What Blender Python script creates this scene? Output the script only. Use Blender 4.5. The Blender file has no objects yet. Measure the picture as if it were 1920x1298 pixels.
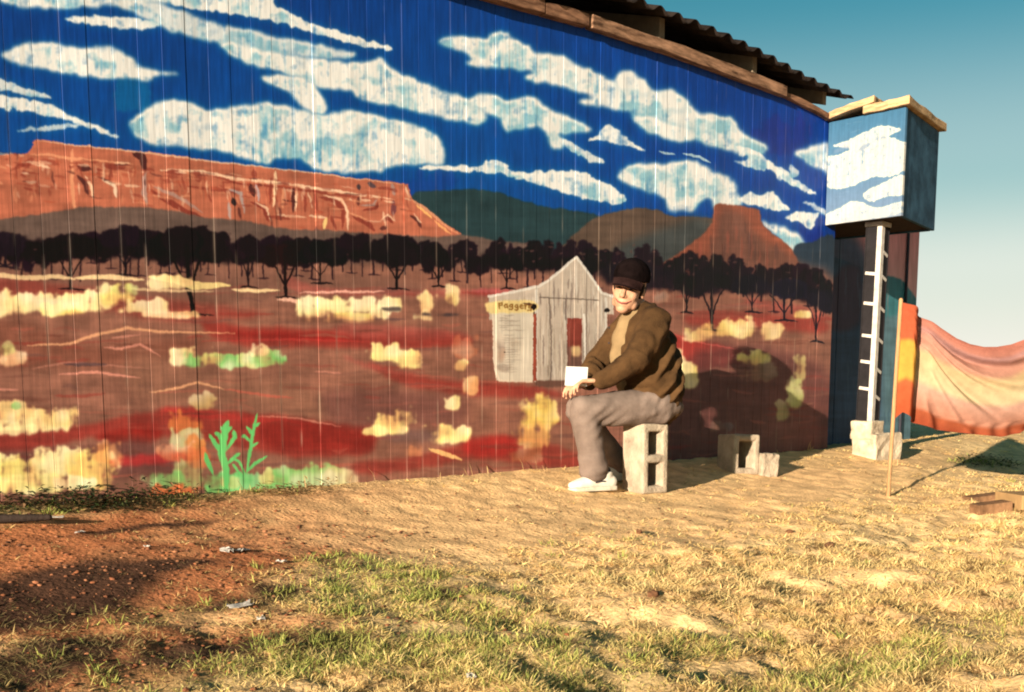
import bpy, bmesh, math, random
import numpy as np
from mathutils import Vector, Matrix

scene = bpy.context.scene
COL = scene.collection
R = math.radians

# ------------------------------------------------------------------ camera
F_PX, YPP = 2213.0, 1046.0                    # focal length and principal row for a 1920 x 1298 frame
HEAD, PITCH = R(43.1), R(8.0)
CAM = np.array((-8.84, -4.74, 0.58))
cam = bpy.data.cameras.new('camera'); cam_o = bpy.data.objects.new('camera', cam); COL.objects.link(cam_o)
cam.sensor_fit = 'HORIZONTAL'; cam.sensor_width = 36; cam.lens = F_PX / 1920 * 36
cam.shift_y = (YPP - 649) / 1920
cam.clip_start = .05; cam.clip_end = 9000
cam_o.location = CAM; cam_o.rotation_euler = (R(90) - PITCH, 0, HEAD - R(90))
scene.camera = cam_o

# ------------------------------------------------------------------ sky, sun, exposure
SUN_EL, SUN_OFF = R(10.5), R(13.5)             # low sun, 13 degrees off the wall's own line
sun_dir = Vector((-math.cos(SUN_OFF) * math.cos(SUN_EL), -math.sin(SUN_OFF) * math.cos(SUN_EL), math.sin(SUN_EL)))
world = bpy.data.worlds.new('World'); scene.world = world; world.use_nodes = True
wn = world.node_tree.nodes; wl = world.node_tree.links
bg = wn['Background']; sky = wn.new('ShaderNodeTexSky')
sky.sky_type = 'NISHITA'; sky.sun_disc = False; sky.sun_elevation = SUN_EL
sky.sun_rotation = math.atan2(sun_dir.x, sun_dir.y)
sky.air_density = 1.0; sky.dust_density = 2.2; sky.ozone_density = 3.0; sky.altitude = 300
tint = wn.new('ShaderNodeMix'); tint.data_type = 'RGBA'; tint.blend_type = 'MULTIPLY'; tint.inputs[0].default_value = 1
tint.inputs[7].default_value = (.36, .86, .68, 1)   # the print's slight green cast
wl.new(sky.outputs[0], tint.inputs[6])
wtc = wn.new('ShaderNodeTexCoord'); wsp = wn.new('ShaderNodeSeparateXYZ'); wl.new(wtc.outputs['Generated'], wsp.inputs[0])
wrp = wn.new('ShaderNodeValToRGB'); wrp.color_ramp.interpolation = 'EASE'      # dusty air thinning out above the horizon, the same all round
for k_, (p_, v_) in enumerate(((0, .97), (.09, .72), (.17, .30), (.30, .0))):
    e_ = wrp.color_ramp.elements[k_] if k_ < 2 else wrp.color_ramp.elements.new(p_)
    e_.position = p_; e_.color = (v_, v_, v_, 1)
wl.new(wsp.outputs[2], wrp.inputs[0])
air = wn.new('ShaderNodeMix'); air.data_type = 'RGBA'; wl.new(wrp.outputs[0], air.inputs[0]); wl.new(tint.outputs[2], air.inputs[6]); air.inputs[7].default_value = (7.0, 6.7, 6.0, 1)
wl.new(air.outputs[2], bg.inputs[0]); bg.inputs[1].default_value = .05
sun = bpy.data.lights.new('sun', 'SUN'); sun.energy = 5.0; sun.angle = R(.5); sun.color = (1, .85, .66)
sun_o = bpy.data.objects.new('sun', sun); COL.objects.link(sun_o)
sun_o.rotation_euler = sun_dir.to_track_quat('Z', 'Y').to_euler()
scene.view_settings.view_transform = 'Standard'; scene.view_settings.look = 'None'
scene.view_settings.exposure = 1.5; scene.view_settings.gamma = 1; scene.view_settings.use_curve_mapping = False
scene.cycles.max_bounces = 6; scene.cycles.diffuse_bounces = 3; scene.cycles.transparent_max_bounces = 8
scene.cycles.pixel_filter_type = 'BLACKMAN_HARRIS'; scene.cycles.filter_width = 2.0
scene.cycles.use_denoising = True

# ------------------------------------------------------------------ survey: picture measurements to places in the yard
_fw = np.array((math.cos(HEAD) * math.cos(PITCH), math.sin(HEAD) * math.cos(PITCH), -math.sin(PITCH)))
_rt = np.array((math.sin(HEAD), -math.cos(HEAD), 0.0)); _up = np.cross(_rt, _fw)
def ray(px, py):
    d = _fw + _rt * (px - 960) / F_PX + _up * (YPP - py) / F_PX
    return d
def project(P):
    d = np.asarray(P, float) - CAM
    w = d @ _fw
    return 960 + F_PX * (d @ _rt) / w, YPP - F_PX * (d @ _up) / w
def on_y(px, py, y):                           # the point of the plane Y = y seen at this pixel
    d = ray(px, py); t = (y - CAM[1]) / d[1]
    return CAM + d * t

_NG = np.random.RandomState(5).rand(8, 256, 256).astype(np.float32)
def vnoise(x, y, s, seed=0):
    x = np.asarray(x, float) / s + 37.3 * seed; y = np.asarray(y, float) / s + 11.7 * seed
    x0 = np.floor(x).astype(int); y0 = np.floor(y).astype(int); fx = x - x0; fy = y - y0
    fx = fx * fx * (3 - 2 * fx); fy = fy * fy * (3 - 2 * fy); g = _NG[seed % 8]
    a = g[y0 % 256, x0 % 256]; b = g[y0 % 256, (x0 + 1) % 256]; c = g[(y0 + 1) % 256, x0 % 256]; d = g[(y0 + 1) % 256, (x0 + 1) % 256]
    return (a * (1 - fx) + b * fx) * (1 - fy) + (c * (1 - fx) + d * fx) * fy
_PP = [-400, -40, -6, -1.2, 0, .3, .6, .9, 1.4, 2.5, 4.7, 10, 60, 400]
_PZ = [-.2, 0.0, .06, .11, .12, .08, .015, -.02, -.09, -.18, -.33, -.6, -1.6, -3]
def ground_z(x, y):
    x = np.asarray(x, float); y = np.asarray(y, float); p = -y
    z = np.interp(p, _PP, _PZ)
    near = np.clip(1 - np.hypot(x + 3, y + 1) / 30, 0, 1)
    z = z + near * (.05 * (vnoise(x, y, 1.3, 1) - .5) + .022 * (vnoise(x, y, .33, 2) - .5)) * np.clip(p + .1, .25, 1)
    rough = np.clip((p - 1.1) / 1.2, 0, 1) * near                   # tussocky foreground
    z = z + rough * (.07 * (vnoise(x, y, .42, 3) - .5) + .05 * (vnoise(x, y, .15, 4) - .5) + .035 * (vnoise(x, y, .06, 5) - .5))
    z = z + near * .012 * (vnoise(x, y, .07, 6) - .5)
    return z
def gz(x, y): return float(ground_z(x, y))
def gpt(px, py):                               # where the line of sight meets the ground
    d = ray(px, py); t = .5
    for _ in range(4000):
        P = CAM + d * t
        if P[2] < gz(P[0], P[1]): break
        t += .01 + t * .002
    return np.array((P[0], P[1], gz(P[0], P[1])))

# ------------------------------------------------------------------ helpers
def link(o, parent=None):
    COL.objects.link(o)
    if parent is not None: o.parent = parent
    return o
def tag(o, label=None, cat=None, group=None, kind=None):
    if label: o['label'] = label
    if cat: o['category'] = cat
    if group: o['group'] = group
    if kind: o['kind'] = kind
    return o
def empty(name, loc, rz=0, **k):
    o = bpy.data.objects.new(name, None); o.empty_display_size = .1; o.location = loc; o.rotation_euler = (0, 0, rz)
    link(o); return tag(o, **k)
def mesh_np(name, verts, faces, mat, parent=None, smooth=False, cols=None, uvs=None):
    """verts (n,3), faces list of index arrays all tri or all quad, or a list of lists"""
    me = bpy.data.meshes.new(name)
    me.from_pydata([tuple(v) for v in verts] if len(verts) < 60000 else verts.tolist(), [], [list(f) for f in faces] if len(faces) < 60000 else faces.tolist())
    if cols is not None:
        a = me.attributes.new('Col', 'FLOAT_COLOR', 'POINT')
        c = np.ones((len(verts), 4), np.float32); c[:, :3] = cols; a.data.foreach_set('color', c.ravel())
    if smooth: me.polygons.foreach_set('use_smooth', np.ones(len(me.polygons), bool))
    if mat: me.materials.append(mat)
    me.update()
    return link(bpy.data.objects.new(name, me), parent)
def big_mesh(name, verts, tris, mat, cols=None, smooth=False):
    me = bpy.data.meshes.new(name); n, m = len(verts), len(tris)
    me.vertices.add(n); me.vertices.foreach_set('co', np.asarray(verts, np.float32).ravel())
    k = tris.shape[1]
    me.loops.add(m * k); me.loops.foreach_set('vertex_index', np.asarray(tris, np.int32).ravel())
    me.polygons.add(m); me.polygons.foreach_set('loop_start', np.arange(0, m * k, k, dtype=np.int32))
    if cols is not None:
        a = me.attributes.new('Col', 'FLOAT_COLOR', 'POINT'); c = np.ones((n, 4), np.float32); c[:, :3] = cols
        a.data.foreach_set('color', c.ravel())
    if smooth: me.polygons.foreach_set('use_smooth', np.ones(m, bool))
    me.materials.append(mat); me.update(calc_edges=True); me.validate()
    return link(bpy.data.objects.new(name, me))
def bm_obj(name, bm, mat, parent=None, smooth=False, bevel=0, seg=2):
    me = bpy.data.meshes.new(name); bmesh.ops.recalc_face_normals(bm, faces=bm.faces); bm.to_mesh(me); bm.free()
    if smooth: me.polygons.foreach_set('use_smooth', np.ones(len(me.polygons), bool))
    me.materials.append(mat)
    o = link(bpy.data.objects.new(name, me), parent)
    if bevel:
        m = o.modifiers.new('bevel', 'BEVEL'); m.width = bevel; m.segments = seg; m.limit_method = 'ANGLE'; m.angle_limit = R(40)
    return o
def bm_box(bm, c, s, rot=None, jit=0, rnd=None):
    vs = []
    for dx in (-.5, .5):
        for dy in (-.5, .5):
            for dz in (-.5, .5):
                v = Vector((dx * s[0], dy * s[1], dz * s[2]))
                if jit: v += Vector([rnd.uniform(-jit, jit) for _ in range(3)])
                if rot is not None: v = rot @ v
                vs.append(bm.verts.new(Vector(c) + v))
    for f in ((0, 1, 3, 2), (4, 6, 7, 5), (0, 4, 5, 1), (2, 3, 7, 6), (0, 2, 6, 4), (1, 5, 7, 3)): bm.faces.new([vs[i] for i in f])
    return vs
def bm_tube(bm, pts, rad, n=12, side=(0, 0, 1), flat=None, cap=True):
    """loft of ellipses along pts; rad one number or (a, b) per point; side hints the direction of radius a"""
    pts = [Vector(p) for p in pts]; rings = []
    side = Vector(side)
    P = []; RR = []
    for i, p in enumerate(pts):
        r = rad[i] if isinstance(rad, (list, tuple)) else rad
        r = (r, r) if not isinstance(r, (list, tuple)) else r
        P.append(p); RR.append(r)
    T = []
    for i in range(len(P)):
        t = (P[min(i + 1, len(P) - 1)] - P[max(i - 1, 0)]).normalized(); T.append(t)
    if cap:                                     # domed ends
        m0 = sum(RR[0]) / 2; m1 = sum(RR[-1]) / 2
        P = [P[0] - T[0] * m0 * .8, P[0] - T[0] * m0 * .5] + P + [P[-1] + T[-1] * m1 * .5, P[-1] + T[-1] * m1 * .8]
        RR = [tuple(k * .3 for k in RR[0]), tuple(k * .78 for k in RR[0])] + RR + [tuple(k * .78 for k in RR[-1]), tuple(k * .3 for k in RR[-1])]
        T = [T[0]] * 2 + T + [T[-1]] * 2
    for p, r, t in zip(P, RR, T):
        a = side - t * side.dot(t)
        if a.length < 1e-3: a = t.orthogonal()
        a.normalize(); b = t.cross(a)
        rings.append([bm.verts.new(p + a * r[0] * math.cos(2 * math.pi * k / n) + b * r[1] * math.sin(2 * math.pi * k / n)) for k in range(n)])
    for i in range(len(rings) - 1):
        for k in range(n): bm.faces.new((rings[i][k], rings[i][(k + 1) % n], rings[i + 1][(k + 1) % n], rings[i + 1][k]))
    bm.faces.new(rings[0][::-1]); bm.faces.new(rings[-1])
def bm_ell(bm, c, r, M=None, u=16, v=10):
    M = M or Matrix.Identity(3); c = Vector(c); top = bm.verts.new(c + M @ Vector((0, 0, r[2]))); bot = bm.verts.new(c - M @ Vector((0, 0, r[2]))); rings = []
    for i in range(1, v):
        th = math.pi * i / v
        rings.append([bm.verts.new(c + M @ Vector((r[0] * math.sin(th) * math.cos(2 * math.pi * k / u), r[1] * math.sin(th) * math.sin(2 * math.pi * k / u), r[2] * math.cos(th)))) for k in range(u)])
    for k in range(u):
        bm.faces.new((top, rings[0][k], rings[0][(k + 1) % u])); bm.faces.new((bot, rings[-1][(k + 1) % u], rings[-1][k]))
        for i in range(len(rings) - 1): bm.faces.new((rings[i][k], rings[i + 1][k], rings[i + 1][(k + 1) % u], rings[i][(k + 1) % u]))
def remesh(name, bm, voxel, smooth, mat, parent=None, warp=None):
    """fuse overlapping closed volumes into one continuous surface"""
    me = bpy.data.meshes.new(name); bmesh.ops.recalc_face_normals(bm, faces=bm.faces); bm.to_mesh(me); bm.free()
    tmp = bpy.data.objects.new('tmp', me); COL.objects.link(tmp)
    m = tmp.modifiers.new('r', 'REMESH'); m.mode = 'VOXEL'; m.voxel_size = voxel; m.use_smooth_shade = True
    s = tmp.modifiers.new('s', 'SMOOTH'); s.factor = .5; s.iterations = smooth
    dg = bpy.context.evaluated_depsgraph_get()
    out = bpy.data.meshes.new_from_object(tmp.evaluated_get(dg)); out.name = name
    bpy.data.objects.remove(tmp); bpy.data.meshes.remove(me)
    if warp:
        n = len(out.vertices); co = np.empty(n * 3, np.float32); no = np.empty(n * 3, np.float32)
        out.vertices.foreach_get('co', co); out.vertices.foreach_get('normal', no)
        co = co.reshape(-1, 3); no = no.reshape(-1, 3); co = warp(co, no); out.vertices.foreach_set('co', co.astype(np.float32).ravel())
    out.polygons.foreach_set('use_smooth', np.ones(len(out.polygons), bool))
    out.materials.clear(); out.materials.append(mat); out.update()
    return link(bpy.data.objects.new(name, out), parent)

# ------------------------------------------------------------------ materials
def lin(c):
    c = np.asarray(c, float) / 255
    return np.where(c <= .04045, c / 12.92, ((c + .055) / 1.055) ** 2.4)
def mat(name, rgb, rough=.8, var=.25, scale=8, bump=.2, bscale=60, attr=False, stretch=None, rgb2=None, spec=.12, metal=0, transl=0):
    m = bpy.data.materials.new(name); m.use_nodes = True; nt = m.node_tree; N = nt.nodes; Lk = nt.links
    b = N['Principled BSDF']; b.inputs['Roughness'].default_value = rough; b.inputs['Specular IOR Level'].default_value = spec; b.inputs['Metallic'].default_value = metal
    tc = N.new('ShaderNodeTexCoord'); mp = N.new('ShaderNodeMapping'); Lk.new(tc.outputs['Object'], mp.inputs[0])
    if stretch: mp.inputs['Scale'].default_value = stretch
    n1 = N.new('ShaderNodeTexNoise'); n1.inputs['Scale'].default_value = scale; n1.inputs['Detail'].default_value = 6; n1.inputs['Roughness'].default_value = .62; Lk.new(mp.outputs[0], n1.inputs[0])
    rp = N.new('ShaderNodeValToRGB'); e = rp.color_ramp.elements
    c1 = np.array(rgb); c2 = np.array(rgb2) if rgb2 is not None else c1
    if attr:
        e[0].position = .3; e[1].position = .7
        e[0].color = (1 - var,) * 3 + (1,); e[1].color = (1 + var,) * 3 + (1,)
        at = N.new('ShaderNodeAttribute'); at.attribute_name = 'Col'
        mx = N.new('ShaderNodeMix'); mx.data_type = 'RGBA'; mx.blend_type = 'MULTIPLY'; mx.inputs[0].default_value = 1
        Lk.new(at.outputs[0], mx.inputs[6]); Lk.new(rp.outputs[0], mx.inputs[7]); out = mx.outputs[2]
    else:
        e[0].position = .32; e[1].position = .68
        e[0].color = tuple(c1 * (1 - var)) + (1,); e[1].color = tuple(np.minimum(c2 * (1 + var), .95)) + (1,); out = rp.outputs[0]
    Lk.new(n1.outputs[0], rp.inputs[0]); Lk.new(out, b.inputs['Base Color'])
    if bump:
        n2 = N.new('ShaderNodeTexNoise'); n2.inputs['Scale'].default_value = bscale; n2.inputs['Detail'].default_value = 5; Lk.new(mp.outputs[0], n2.inputs[0])
        bp = N.new('ShaderNodeBump'); bp.inputs['Strength'].default_value = bump; bp.inputs['Distance'].default_value = .01; Lk.new(n2.outputs[0], bp.inputs['Height']); Lk.new(bp.outputs[0], b.inputs['Normal'])
    if transl:
        tr = N.new('ShaderNodeBsdfTranslucent'); Lk.new(out, tr.inputs[0]); ms = N.new('ShaderNodeMixShader'); ms.inputs[0].default_value = transl
        Lk.new(b.outputs[0], ms.inputs[1]); Lk.new(tr.outputs[0], ms.inputs[2]); Lk.new(ms.outputs[0], N['Material Output'].inputs[0])
    return m
def paint_mat(name, arr, rough=.55):
    """flat paint: colours mixed in numpy, carried by the board's own uv; fine grain and brush relief on top"""
    h, w = arr.shape[:2]
    im = bpy.data.images.new(name, w, h, alpha=False, float_buffer=True); im.colorspace_settings.name = 'Linear Rec.709'
    px = np.ones((h, w, 4), np.float32); px[..., :3] = arr[::-1]; im.pixels.foreach_set(px.ravel()); im.pack()
    m = bpy.data.materials.new(name); m.use_nodes = True; N = m.node_tree.nodes; Lk = m.node_tree.links
    b = N['Principled BSDF']; b.inputs['Roughness'].default_value = rough; b.inputs['Specular IOR Level'].default_value = .12
    t = N.new('ShaderNodeTexImage'); t.image = im; t.extension = 'EXTEND'; t.interpolation = 'Cubic'
    tc = N.new('ShaderNodeTexCoord'); mp = N.new('ShaderNodeMapping'); mp.inputs['Scale'].default_value = (60, 60, 4); Lk.new(tc.outputs['Object'], mp.inputs[0])
    n = N.new('ShaderNodeTexNoise'); n.inputs['Scale'].default_value = 1; n.inputs['Detail'].default_value = 5; Lk.new(mp.outputs[0], n.inputs[0])
    mr = N.new('ShaderNodeMapRange'); mr.inputs[1].default_value = .3; mr.inputs[2].default_value = .7; mr.inputs[3].default_value = .88; mr.inputs[4].default_value = 1.1; Lk.new(n.outputs[0], mr.inputs[0])
    mx = N.new('ShaderNodeMix'); mx.data_type = 'RGBA'; mx.blend_type = 'MULTIPLY'; mx.inputs[0].default_value = 1
    Lk.new(t.outputs[0], mx.inputs[6]); Lk.new(mr.outputs[0], mx.inputs[7]); Lk.new(mx.outputs[2], b.inputs['Base Color'])
    bp = N.new('ShaderNodeBump'); bp.inputs['Strength'].default_value = .25; bp.inputs['Distance'].default_value = .004; Lk.new(n.outputs[0], bp.inputs['Height']); Lk.new(bp.outputs[0], b.inputs['Normal'])
    return m
# ------------------------------------------------------------------ mural paint
# The painting is mixed stroke by stroke on a numpy canvas, then flattened on to
# the wall plane and wrapped on the boards as plain paint colour.
OX, OY, CW, CH = 420, 420, 2120, 1440           # canvas offset and size
_rs = np.random.RandomState(7)

def up_noise(h, w, cy, cx, seed):
    rs = np.random.RandomState(seed)
    gy, gx = int(h / cy) + 3, int(w / cx) + 3
    g = rs.rand(gy, gx).astype(np.float32)
    y = np.arange(h) / cy; x = np.arange(w) / cx
    y0 = y.astype(int); x0 = x.astype(int)
    fy = (y - y0).astype(np.float32); fx = (x - x0).astype(np.float32)
    fy = fy * fy * (3 - 2 * fy); fx = fx * fx * (3 - 2 * fx)
    a = g[y0][:, x0]; b = g[y0][:, x0 + 1]; c = g[y0 + 1][:, x0]; d = g[y0 + 1][:, x0 + 1]
    fx = fx[None]; fy = fy[:, None]
    return (a * (1 - fx) + b * fx) * (1 - fy) + (c * (1 - fx) + d * fx) * fy

def fbm(h, w, cy, cx, seed, n=3):
    o = 0; a = 1; s = 0
    for k in range(n):
        o = o + a * up_noise(h, w, max(1.5, cy / 2 ** k), max(1.5, cx / 2 ** k), seed + k)
        s += a; a *= .55
    return o / s

def blur(m, r):
    r = int(r)
    if r < 1: return m
    for ax in (0, 1):
        for _ in range(2):
            p = np.pad(m, [(r + 1, r) if k == ax else (0, 0) for k in (0, 1)], mode='edge')
            c = np.cumsum(p, axis=ax, dtype=np.float64)
            n = m.shape[ax]
            hi = np.take(c, np.arange(2 * r + 1, 2 * r + 1 + n), axis=ax)
            lo = np.take(c, np.arange(0, n), axis=ax)
            m = ((hi - lo) / (2 * r + 1)).astype(np.float32)
    return m

def smooth_loop(p, k=4):
    p = np.asarray(p, float); n = len(p); out = []
    for i in range(n):
        a, b, c, d = p[i - 1], p[i], p[(i + 1) % n], p[(i + 2) % n]
        for j in range(k):
            t = j / k
            out.append(.5 * ((2 * b) + (c - a) * t + (2 * a - 5 * b + 4 * c - d) * t * t + (3 * b - a - 3 * c + d) * t ** 3))
    return np.array(out)

class Canvas:
    def __init__(s, ox, oy, w, h, seed=1):
        s.ox, s.oy, s.w, s.h = ox, oy, w, h
        s.c = np.zeros((h, w, 3), np.float32)
        s.wx = fbm(h, w, 14, 14, seed) - .5; s.wy = fbm(h, w, 14, 14, seed + 9) - .5
        s.fx = up_noise(h, w, 4, 4, seed + 20) - .5; s.fy = up_noise(h, w, 4, 4, seed + 30) - .5
        s.v = fbm(h, w, 60, 5, seed + 40)            # upright bristle marks
        s.hz = fbm(h, w, 7, 70, seed + 50)           # level brush marks
        s.n = fbm(h, w, 30, 34, seed + 60, 4)
    def box(s, x0, y0, x1, y1):
        x0 = int(max(0, x0 + s.ox)); y0 = int(max(0, y0 + s.oy)); x1 = int(min(s.w, x1 + s.ox + 1)); y1 = int(min(s.h, y1 + s.oy + 1))
        return x0, y0, max(x1, x0 + 1), max(y1, y0 + 1)
    def mask(s, pts, soft=1.2, rough=3, fine=1.5, smooth=True):
        p = smooth_loop(pts) if smooth else np.asarray(pts, float)
        m = 10 + rough + soft * 3
        b = s.box(p[:, 0].min() - m, p[:, 1].min() - m, p[:, 0].max() + m, p[:, 1].max() + m)
        x0, y0, x1, y1 = b
        X = np.arange(x0, x1)[None] - s.ox + s.wx[y0:y1, x0:x1] * rough * 2 + s.fx[y0:y1, x0:x1] * fine * 2
        Y = np.arange(y0, y1)[:, None] - s.oy + s.wy[y0:y1, x0:x1] * rough * 2 + s.fy[y0:y1, x0:x1] * fine * 2
        ins = np.zeros(X.shape, bool)
        n = len(p)
        for i in range(n):
            ax, ay = p[i]; bx, by = p[(i + 1) % n]
            if ay == by: continue
            ins ^= ((ay > Y) != (by > Y)) & (X < (bx - ax) * (Y - ay) / (by - ay) + ax)
        return b, blur(ins.astype(np.float32), soft)
    def put(s, b, m, col):
        x0, y0, x1, y1 = b
        col = np.asarray(col, np.float32)
        if col.ndim == 1: col = col[None, None]
        t = s.c[y0:y1, x0:x1]
        t += (col - t) * m[..., None]
    def poly(s, pts, col, soft=1.2, rough=3, fine=1.5, alpha=1, var=0, smooth=True):
        b, m = s.mask(pts, soft, rough, fine, smooth)
        x0, y0, x1, y1 = b
        c = np.asarray(col, np.float32)[None, None]
        if var: c = c * (1 + var * (s.n[y0:y1, x0:x1] + .6 * s.hz[y0:y1, x0:x1] - .8))[..., None]
        s.put(b, m * alpha, c)
    def stroke(s, pts, w, col, alpha=1, soft=1.0, rough=2, taper=True):
        p = np.asarray(pts, float)
        mm = w * 2 + 8 + rough
        b = s.box(p[:, 0].min() - mm, p[:, 1].min() - mm, p[:, 0].max() + mm, p[:, 1].max() + mm)
        x0, y0, x1, y1 = b
        X = np.arange(x0, x1)[None] - s.ox + s.wx[y0:y1, x0:x1] * rough * 2 + s.fx[y0:y1, x0:x1] * 1.5
        Y = np.arange(y0, y1)[:, None] - s.oy + s.wy[y0:y1, x0:x1] * rough * 2 + s.fy[y0:y1, x0:x1] * 1.5
        m = np.zeros(X.shape, np.float32); n = len(p) - 1
        for i in range(n):
            a, d = p[i], p[i + 1] - p[i]
            L = max(1e-6, d @ d)
            t = np.clip(((X - a[0]) * d[0] + (Y - a[1]) * d[1]) / L, 0, 1)
            q = (i + t) / n
            ww = w * (np.sqrt(np.clip(4 * q * (1 - q), .06, 1)) if taper else 1) / 2
            dist = np.hypot(X - a[0] - t * d[0], Y - a[1] - t * d[1])
            m = np.maximum(m, np.clip((ww - dist) / soft + .5, 0, 1))
        s.put(b, m * alpha, col)
    def cloud(s, pts, alpha=1, blue=.5, soft=3, rough=6, lit=(224, 222, 217), shade=(134, 180, 194)):
        b, m = s.mask(pts, soft, rough, 1.2)
        x0, y0, x1, y1 = b
        m = np.clip(m * (1.0 + .9 * (s.n[y0:y1, x0:x1] - .35)), 0, 1)
        halo = blur(m, 8)                              # scumbled teal fringe
        s.put(b, halo * .5 * alpha, (84, 146, 174))
        k = np.clip((s.n[y0:y1, x0:x1] - .5) * 3.2 + blue - .24 + (s.v[y0:y1, x0:x1] - .5) * 1.0 + (s.wy[y0:y1, x0:x1]) * .8, 0, 1)
        top = np.clip(m - np.roll(m, 6, 0) * .9, 0, 1)
        k = np.clip(k - blur(top, 2) * 1.2, 0, 1)[..., None]
        c = np.array(lit, np.float32) * (1 - k) + np.array(shade, np.float32) * k
        dry = np.clip(1.08 - np.clip(s.wx[y0:y1, x0:x1] * 1.5 + (s.v[y0:y1, x0:x1] - .5), 0, 1) * .8, 0, 1)
        s.put(b, m * alpha * dry, c)
    def tuft(s, cx, cy, w, h, col, alpha=.9, streak=1, soft=2):
        """dabbed patch of brush: a ragged patch with upright bristle marks"""
        b = s.box(cx - w * .75 - 6, cy - h * .85 - 6, cx + w * .75 + 6, cy + h * .85 + 6)
        x0, y0, x1, y1 = b
        X = np.arange(x0, x1)[None] - s.ox - cx + s.wx[y0:y1, x0:x1] * min(w * .3, 14); Y = np.arange(y0, y1)[:, None] - s.oy - cy + s.wy[y0:y1, x0:x1] * min(h * .5, 16)
        d = (np.abs(X) / (w * .55)) ** 3 + (np.abs(Y) / (h * .55)) ** 3
        jag = (blur(s.v[y0:y1, x0:x1], 2) - .5) * 1.1 * streak + (s.n[y0:y1, x0:x1] - .5) * 1.5 + s.wy[y0:y1, x0:x1] * 1.0
        m = blur(np.clip((.78 - d + jag) * 2.2, 0, 1).astype(np.float32), 1.5)
        sh = 1 + .16 * (s.v[y0:y1, x0:x1] - .5) + .12 * (s.hz[y0:y1, x0:x1] - .5)
        c = np.asarray(col, np.float32)[None, None] * sh[..., None]
        k = np.clip((blur(s.n[y0:y1, x0:x1], 5) - .48) * 2.6 - np.clip(Y / h, -.6, .6) * .22, -.45, .55)[..., None]      # wet-in-wet: paler crowns, warmer feet
        if min(col) > 60: c = c + k * (np.array((250, 238, 214)) - c) * (k > 0) - k * (np.array((206, 132, 84)) - c) * (k < 0)
        s.put(b, m * alpha, c)
    def ell(s, cx, cy, rx, ry, col, alpha=1, soft=1, rough=3):
        t = np.linspace(0, 2 * np.pi, 10, endpoint=False)
        s.poly(np.c_[cx + rx * np.cos(t), cy + ry * np.sin(t)], col, soft, rough, 2, alpha)

def scrub_tree(s, cx, top, w, h, base, rs, col=(24, 12, 17), lean=0, tw=5):
    for k in range(9):
        a = rs.uniform(-1, 1); r = rs.uniform(.2, .34)
        s.ell(cx + a * w * .36, top + h * (.42 + .22 * a * a + rs.uniform(-.14, .16)), w * r * .8, h * rs.uniform(.22, .36), np.array(col) * rs.uniform(.8, 1.25), .97, 1, 4)
    s.stroke([(cx + lean, base), (cx + lean * .3, (top + h * .75 + base) / 2), (cx, top + h * .55)], tw, col, 1, 1, 1, False)
    for k in (-1, 1):
        s.stroke([(cx + lean * .4, base * .62 + (top + h) * .38), (cx + k * w * .16, top + h * .95), (cx + k * w * .3, top + h * .7)], tw * .55, col, 1, 1, 1.5, False)
    s.stroke([(cx + lean - w * .2, base + 1), (cx + lean, base), (cx + lean + w * .28, base + 3)], 4, col, .9)

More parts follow.
